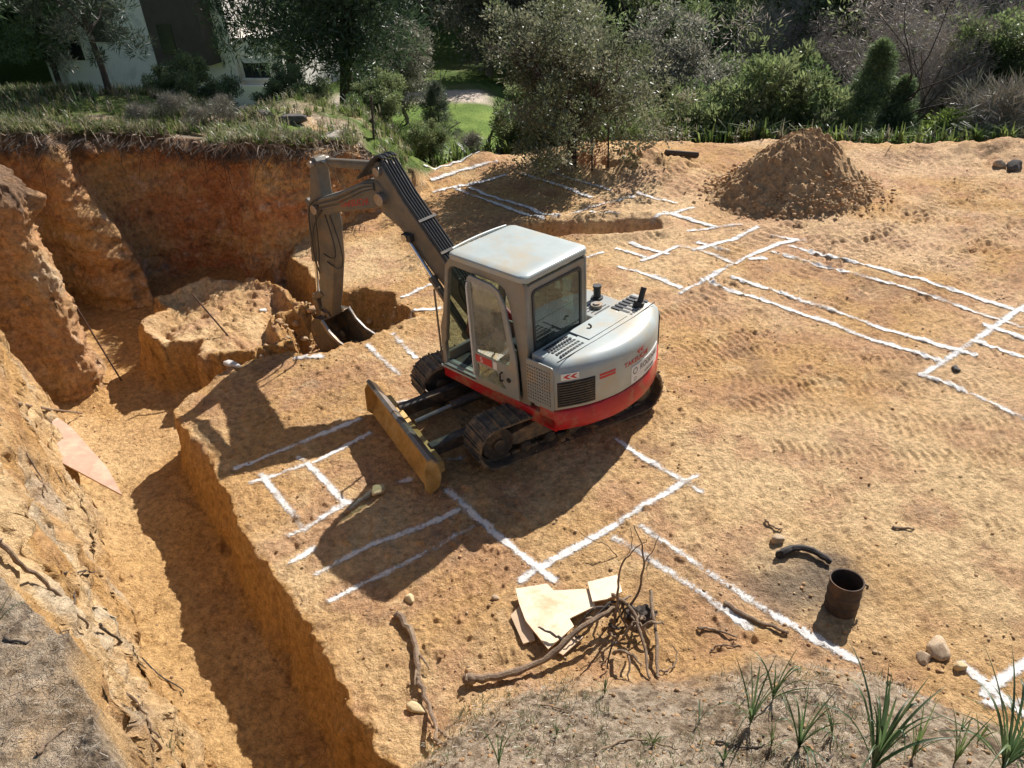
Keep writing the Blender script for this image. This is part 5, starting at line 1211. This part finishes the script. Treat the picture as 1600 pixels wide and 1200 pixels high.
# grass and low plants: uncountable
def tufts(name, n, sampler, h0, h1, cols, w=.010, per=7, lean=.5):
    xyz = sampler(n); n = len(xyz); R = npr; N = n*per; b = np.repeat(xyz, per, 0)+np.concatenate([R.randn(N, 2)*.035, np.zeros((N, 1))], 1)
    h = R.uniform(h0, h1, N); a = R.rand(N)*6.283; ln = R.rand(N)*lean; dx, dy = np.cos(a)*ln, np.sin(a)*ln
    sx, sy = -np.sin(a)*w, np.cos(a)*w; o = np.zeros(N)
    P0 = b+np.stack([sx, sy, o], 1); P1 = b-np.stack([sx, sy, o], 1); mid = b+np.stack([dx*h*.4, dy*h*.4, h*.6], 1)
    P2 = mid-np.stack([sx, sy, o], 1)*.8; P3 = mid+np.stack([sx, sy, o], 1)*.8; tip = b+np.stack([dx*h*1.2, dy*h*1.2, h*(1-.35*ln)], 1); P4 = tip-np.stack([sx, sy, o], 1)*.15; P5 = tip+np.stack([sx, sy, o], 1)*.15
    V = np.stack([P0, P1, P2, P3, P4, P5], 1).reshape(-1, 3); i = np.arange(N)[:, None]*6; F = np.concatenate([i+[0, 1, 2, 3], i+[3, 2, 4, 5]])
    cl = np.array(cols); t = np.repeat(R.randint(0, len(cl), n), per); c = cl[t]*R.uniform(.7, 1.3, N)[:, None]
    me = npmesh(name, V, F, False); setcol(me, 'tint', np.repeat(c, 6, 0)); o = link(name, me, M_leaf); tag(o, kind='stuff'); return o
def samp_rim(n):
    x = npr.uniform(-14, -2.3, n*2); y = npr.uniform(16.8, 25, n*2); s = sdist(x.astype(np.float32), y.astype(np.float32), HIGH)
    k = (s > .02) & (npr.rand(n*2) < np.clip(.25+1.6*fbm(x*1.1, y*1.1, 3, off=201), .06, 1)+.35*(s < .7)); x, y = x[k][:n], y[k][:n]
    return np.stack([x, y, hza(x, y)+.05*(s[k][:n] < .6)], 1)
tufts('grass', 4400, samp_rim, .07, .34, [(.10, .16, .035), (.15, .20, .05), (.24, .23, .11), (.30, .26, .17)], .011, 9, .8)
def samp_slope(n):
    px = npr.uniform(540, 1700, n); D = npr.uniform(22.5, 36, n); d = np.array([at(q, 1) for q in px]); x, y = d[:, 0]*D, d[:, 1]*D
    ye = np.interp(x, [-3, -1.5, .5, 3.4, 7, 13.7, 30], [20.5, 21.3, 22.2, 22.6, 22.0, 19.9, 17]); k = (y > ye+.8) & ~((x < 3.4) & (y > 25.5)) & ~((x < 1.5) & (npr.rand(n) < .75)); x, y = x[k], y[k]
    return np.stack([x, y, hza(x, y)-.02], 1)
tufts('undergrowth', 5200, samp_slope, .25, .85, [(.06, .10, .025), (.10, .15, .04), (.17, .22, .06), (.20, .18, .12)], .035, 9, .9)
def samp_mound(n):
    x = npr.uniform(-1.2, 5.5, n*2); y = npr.uniform(2.5, 5.0, n*2); yt = np.interp(x, TOEX, TOEY); k = (y < yt-.15) & (fbm(x*1.3, y*1.3, 3, off=211) > .05); x, y = x[k][:n], y[k][:n]; return np.stack([x, y, hza(x, y)], 1)
tufts('weeds', 700, samp_mound, .02, .08, [(.10, .15, .045), (.26, .24, .15), (.16, .15, .09)], .003, 8, 1.2)
def litter(n):
    s = samp_mound(n); x = npr.uniform(-3.4, -1.7, n//2); y = npr.uniform(2.1, 3.6, n//2); s2 = np.stack([x, y, hza(x, y)], 1); b = np.concatenate([s, s2]); N = len(b)
    a = npr.rand(N)*6.283; L = npr.uniform(.01, .05, N); w = npr.uniform(.0008, .0018, N)
    d = np.stack([np.cos(a)*L, np.sin(a)*L, npr.uniform(-.1, .5, N)*L], 1); q = np.stack([-np.sin(a)*w, np.cos(a)*w, 0*a], 1); b = b+[0, 0, .008]
    V = np.stack([b-q, b+q, b+d+q, b+d-q], 1).reshape(-1, 3); c = np.array([[.30, .24, .18], [.16, .12, .09], [.42, .36, .28]])[npr.randint(0, 3, N)]
    me = npmesh('dry_litter', V, np.arange(N*4).reshape(-1, 4), False); setcol(me, 'tint', np.repeat(c, 4, 0)); tag(link('dry_litter', me, M_twig), kind='stuff')
litter(4200)
# fringe of fine roots below the rim of the cut
def fringe(n):
    pl = resample(chaikin([(-10.4, 16.4, 2.9), (-9.3, 16.6, 2.75), (-8.6, 17.4, 2.5), (-7.9, 17.8, 2.35), (-7.2, 17.9, 2.2), (-6.7, 17.9, 2.05), (-6.2, 17.35, 2.15), (-5.2, 16.4, 2.35), (-4.25, 17.15, 2.05), (-3.85, 17.2, 2.0), (-3.4, 18.05, 1.8), (-2.7, 18.6, 1.0)], 2), .01)
    bm = BM(); R = random.Random(5)
    for i in range(n):
        ii = R.randrange(len(pl)); p = Vector(pl[min(len(pl)-1, int(ii*.35+.65*(ii//47)*47+R.gauss(0, 9))) if ii > 60 else ii]); L = R.uniform(.06, .34)*(3 if R.random() < .10 else 1); out = Vector((R.uniform(.0, .25), -R.uniform(.15, .50), 0))
        s = p+out+Vector((0, 0, -R.uniform(0, .18))); e = s+Vector((R.gauss(0, .22), R.uniform(-.22, .08), -L)); m = s.lerp(e, .5)+Vector((R.gauss(0, .05), -.06, .02)); tube(bm, [s+Vector((-.0, .25, .02)), s, m, e], [.007, .007, .005, .002], 3, False)
    me = bpy.data.meshes.new('hanging_roots'); bm.to_mesh(me); bm.free(); o = link('hanging_roots', me, M_barkd); tag(o, kind='stuff')
fringe(380)
RIM = chaikin([(-10.6, 16.5, 2.97), (-9.3, 16.72, 2.84), (-8.6, 17.55, 2.6), (-7.9, 17.95, 2.43), (-7.2, 18.0, 2.3), (-6.7, 18.05, 2.14), (-6.2, 17.5, 2.22), (-5.2, 16.55, 2.44), (-4.25, 17.3, 2.14), (-3.85, 17.35, 2.08), (-3.4, 18.2, 1.9), (-2.7, 18.75, 1.1)], 2)
def samp_lip(n):
    q = resample(RIM, .01); k = npr.randint(0, len(q), n); g = sm(fbm(k*.02, k*0+3, 3)*2.5+.5); k = k[npr.rand(n) < g]; q = q[k].copy(); q[:, 1] += npr.uniform(-.22, .5, len(q)); q[:, 0] += npr.uniform(-.05, .05, len(q)); q[:, 2] += .0; return q
tufts('rim_grass', 1500, samp_lip, .06, .30, [(.10, .16, .035), (.15, .20, .05), (.27, .25, .12), (.33, .29, .20), (.20, .17, .11)], .009, 8, 1.3)
def lip_roots(n):
    q = resample(RIM, .01); R = random.Random(8); bm = BM()
    for i in range(n):
        p = Vector(q[R.randrange(len(q))])+V3((0, R.uniform(-.35, .1), R.uniform(-.02, .06))); a = R.uniform(-1.2, 1.2); L = R.uniform(.15, .6); d = V3((math.sin(a), -math.cos(a)*.55, -.15))
        tube(bm, [p, p+d*L*.4+V3((0, 0, R.uniform(0, .08))), p+d*L*.8+V3((0, 0, -R.uniform(0, .12))), p+d*L+V3((R.gauss(0, .05), 0, -R.uniform(.05, .3)))], [.011, .010, .007, .003], 4, False)
    me = bpy.data.meshes.new('exposed_roots'); bm.to_mesh(me); bm.free(); tag(link('exposed_roots', me, simple('pale_root', (.36, .28, .21), .9, 0, .3, 14)), kind='stuff')
lip_roots(170)

# ---------------------------------------------------------------- strap-leaved plants in front
def strap_plant(px, py, n, L, label, seed, w=.011, cols=((.055, .10, .04), (.09, .145, .055), (.12, .17, .07)), pos=None, name='asphodel_plant', cat='plant'):
    g = pos or hit(px, py); R = random.Random(seed); e = empty(name, g, 0, label, cat)
    L *= 1.6; w *= .62; n = int(n*1.05)
    for i in range(n):
        a = R.uniform(0, 6.283); ln = R.uniform(.08, .62)*L; h = L*R.uniform(.6, 1.15)*(1.2-.6*ln/L); bend = R.uniform(0, .6) if R.random() < .5 else R.uniform(.8, 1.5)
        V, F = [], []; k = 9; tw = R.uniform(-.5, .5); ww = w*R.uniform(.7, 1.3)
        for j in range(k+1):
            t = j/k; rr2 = ln*(t**1.6); zz = h*(t-bend*.75*max(0, t-.45)**2*2.2); wd = ww*(1-t**3)*(.55+.45*min(1, t*5)); q = a+math.pi/2+tw*t
            c = Vector((math.cos(a)*rr2, math.sin(a)*rr2, zz)); s = Vector((math.cos(q)*wd, math.sin(q)*wd, 0)); V += [c-s, c+Vector((0, 0, -wd*.5)), c+s]
            if j: o = (j-1)*3; F += [(o, o+1, o+4, o+3), (o+1, o+2, o+5, o+4)]
        me = npmesh('leaf', np.array([v[:] for v in V]), np.array(F)); b = np.array(R.choice(cols))*R.uniform(.8, 1.2)
        t = np.repeat(np.linspace(0, 1, k+1), 3)[:, None]; dry = np.array([.36, .30, .14]); q = np.clip((t-.88)*8, 0, 1)*R.random(); setcol(me, 'tint', b*(1-q)+dry*q)
        link('leaf', me, M_leaf, e)
    return e
strap_plant(1172, 1133, 16, .42, 'slender dark green leafed plant on the mound, furthest left of the strap leaved clumps', 1)
strap_plant(1207, 1095, 15, .40, 'bright strap leaved clump right behind the leftmost one, nearest the stick', 2)
strap_plant(1247, 1172, 20, .40, 'spreading strap leaved clump in the middle of the grey mound', 3, .013)
strap_plant(1362, 1205, 24, .62, 'tallest strap leaved clump with bent over leaves at the bottom edge', 4, .016)
strap_plant(1527, 1160, 9, .24, 'small yellowish green plant between two tall strap leaved clumps', 5, .010, ((.20, .24, .05), (.13, .19, .05)))
strap_plant(1565, 1205, 22, .66, 'big strap leaved clump at the bottom right corner', 6, .016)
strap_plant(1592, 1180, 10, .5, 'upright narrow leaves cut off by the right edge', 7, .011)
strap_plant(1092, 1130, 10, .18, 'small grey green tuft left of the strap leaved clumps', 8, .007, ((.20, .23, .15), (.14, .17, .10)))
strap_plant(1130, 1192, 14, .16, 'low bright green tuft at the bottom edge', 9, .007)
strap_plant(945, 1085, 16, .16, 'fine green weed on the mound below the root tangle', 10, .005)
strap_plant(1500, 1145, 8, .20, 'thin green weed with upright stems right of the bent leaves', 11, .006)
strap_plant(270, 1192, 14, .26, 'green tuft at the bottom of the near rim beside the corridor', 12, .006)
strap_plant(-12, 1035, 10, .34, 'green blades poking in at the lower left edge', 13, .010)
strap_plant(780, 1198, 8, .30, 'dark thin leafed plant at the bottom edge of the mound', 14, .008)
# tufts with long green leaves on the high ground
for i, (px, py) in enumerate(((28, 172), (128, 178), (150, 165), (70, 160), (330, 190))):
    strap_plant(px, py, 20, .36, ['leftmost', 'third from left', 'fourth from left', 'second from left', 'rightmost'][i]+' of the long leaved green tufts above the orange cut', 30+i, .020, ((.07, .12, .045), (.11, .16, .07)), name='asphodel_plant')['group'] = 'long leaved tufts above the cut'

# ---------------------------------------------------------------- white house in the trees
BO_ = Vector((-22.95, 43.32, 0)); be = Vector((.9423, -.3347, 0)).normalized(); bn = Vector((-be.y, be.x, 0))     # along the front, and back into the house
HS = empty('house', (BO_.x, BO_.y, -1.6), math.atan2(be.y, be.x), 'white house with dark clad projecting bay behind the pines at upper left', 'house')
M_wallw = simple('white_render', (.88, .83, .76), .85, 0, .05, 1.5, .05, (.60, .58, .54), .25)
M_clad = simple('dark_cladding', (.075, .058, .05), .7, 0, .2, 2, .1); M_void = simple('dark_window', (.02, .025, .03), .15, 0, .2, 3, 0)
def hb(name, u0, u1, w0, w1, z0, z1, mt, parent=None, bev=0):
    bm = BM(); box(bm, (u0, w0, z0+1.6), (u1, w1, z1+1.6)); return bmobj(name, bm, mt, parent or HS, bevel=bev)
hb('wall', 0, 11.5, 0, 8, -2.6, 6.2, M_wallw); hb('wing', 11.502, 13.9, .3, 7, -2.6, 1.5, M_wallw)
hb('roof', -.3, 11.8, -.3, 8.3, 6.202, 6.45, M_wallw)
hb('clad_bay', 7.75, 10.75, -.9, -.003, .5, 5.6, M_clad); hb('clad_panel', 3.55, 4.45, -.12, -.003, 1.46, 5.2, M_clad)
wn = hb('window', 8.3, 9.1, -.93, -.903, 1.0, 2.3, M_void)
wn = hb('window', 11.7, 13.1, .24, .297, -.25, .42, M_void); hb('window_frame', 11.62, 13.2, .18, .238, .42, .50, M_wallw, wn); hb('window_frame', 11.62, 13.2, .10, .238, -.33, -.25, M_wallw, wn)
for q in (12.15, 12.62): hb('glazing_bar', q, q+.05, .2, .238, -.25, .42, M_dark, wn)
hb('parapet', 10.76, 14.1, -1.1, -.9, -1.9, -.35, M_wallw); hb('window', 1.2, 2.6, -.03, -.003, .6, 2.0, M_void)
# ---------------------------------------------------------------- posts, fence
def post(b, t, r, label, mat=M_barkd, back=0.0, name='post', cat='post'):
    g = hit(*b); d = CF*FPX+CR*(t[0]-800)-CU*(t[1]-600); k = (g.y+back)/d.y; tip = Vector((d.x*k, d.y*k, HC+d.z*k)); bm = BM(); tube(bm, [g-V3((0, 0, .2)), tip], r, 8); return tag(bmobj(name, bm, mat, None, smooth=True), label, cat)
post((138, 142), (103, 42), .045, 'thin dark pole leaning left in front of the white house', back=.3)
post((755, 232), (775, 192), .05, 'slanting wooden post at the right end of the lawn'); post((789, 236), (788, 192), .045, 'upright wooden post beside a slanting one at the right end of the lawn')
post((583, 215), (580, 150), .03, 'thin stake on the near side of the pale path')
fe = empty('mesh_fence', hit(925, 268), 0, 'sagging orange mesh fence on thin posts beside the tree at the far edge', 'fence'); iv2 = Matrix.Translation(-fe.location)
fp = [hit(*q) for q in ((900, 262), (925, 268), (950, 262))]; ft = [q+V3((0, 0, 1.05)) for q in fp]
for a, b in zip(fp, ft):
    bm = BM(); tube(bm, [iv2 @ (a-V3((0, 0, .1))), iv2 @ b], .025, 6); bmobj('fence_post', bm, M_barkd, fe)
bm = BM()
for s in range(2):
    for i in range(9):
        t = i/8; a = fp[s].lerp(fp[s+1], t); sag = .15*math.sin(t*3.14); tube(bm, [iv2 @ (a+V3((0, 0, .15))), iv2 @ (a+V3((0, 0, .85-sag)))], .006, 4)
    for i in range(8):
        zz = .15+.1*i; tube(bm, [iv2 @ (fp[s].lerp(fp[s+1], t)+V3((0, 0, zz-.15*math.sin(t*3.14)*(i/7)))) for t in (0, .25, .5, .75, 1)], .006, 4)
bmobj('netting', bm, simple('orange_net', (.62, .16, .05), .6), fe)

for i, (px, py, n, L, lab) in enumerate(((1300, 1150, 12, .22, 'low green tuft between the middle and the tallest strap leaved clump'), (1425, 1185, 14, .34, 'leaning strap leaved clump right of the tallest one'), (1490, 1195, 12, .30, 'short strap leaved tuft at the bottom edge, left of the corner clump'),
                                 (1020, 1165, 12, .13, 'small dry looking weed at the bottom of the mound, left half'), (1205, 1165, 9, .16, 'thin weed in front of the two leftmost strap leaved clumps'), (870, 1150, 10, .12, 'small weed on the mound near the branch'))):
    strap_plant(px, py, n, L, lab, 60+i, .009, ((.09, .15, .045), (.14, .19, .06), (.18, .20, .09)))
for i, (l, lab) in enumerate((([(1240, 1075), (1300, 1068), (1345, 1090)], 'dry twig on the upper edge of the mound'), ([(1120, 1160), (1180, 1175), (1230, 1150)], 'forked dry root among the leftmost strap leaved clumps'), ([(760, 1150), (800, 1110), (850, 1100), (905, 1120)], 'dry root on the mound below the log of the root tangle'),
                              ([(1290, 1190), (1350, 1150), (1420, 1155)], 'dry root behind the tallest strap leaved clump'), ([(60, 1180), (120, 1130), (200, 1110)], 'dead twig on the grey rim at lower left'), ([(10, 1000), (60, 1010), (110, 985)], 'dark root lying on the grey rim at far lower left'), ([(930, 1180), (990, 1150), (1060, 1175)], 'bent twig at the bottom of the mound, left half'))):
    gstick(l, .011, .004, lab, M_barkd if i % 2 else M_bark)

def sh_slope(R, n):
    px = R.uniform(480, 1750, n*2); D = R.uniform(38, 80, n*2); d = np.array([at(q, 1) for q in px]); x, y = d[:, 0]*D, d[:, 1]*D
    k = ~((x < 3.5) & (D < 46)); x, y = x[k][:n], y[k][:n]; return np.stack([x, y, hza(x, y)+R.rand(len(x))**1.3*4.2], 1)
def thicket(name, seed, n, nl, cols, ls, asp):
    me, _ = crown(name, seed, n, nl, sh_slope, ls, asp, .95, cols, M_leaf); tag(link(name, me), kind='stuff')
thicket('thicket', 91, 1500, 80, BUSH+PINE, .26, .3); thicket('scrub', 92, 420, 70, OLIVE+BARE, .30, .12)
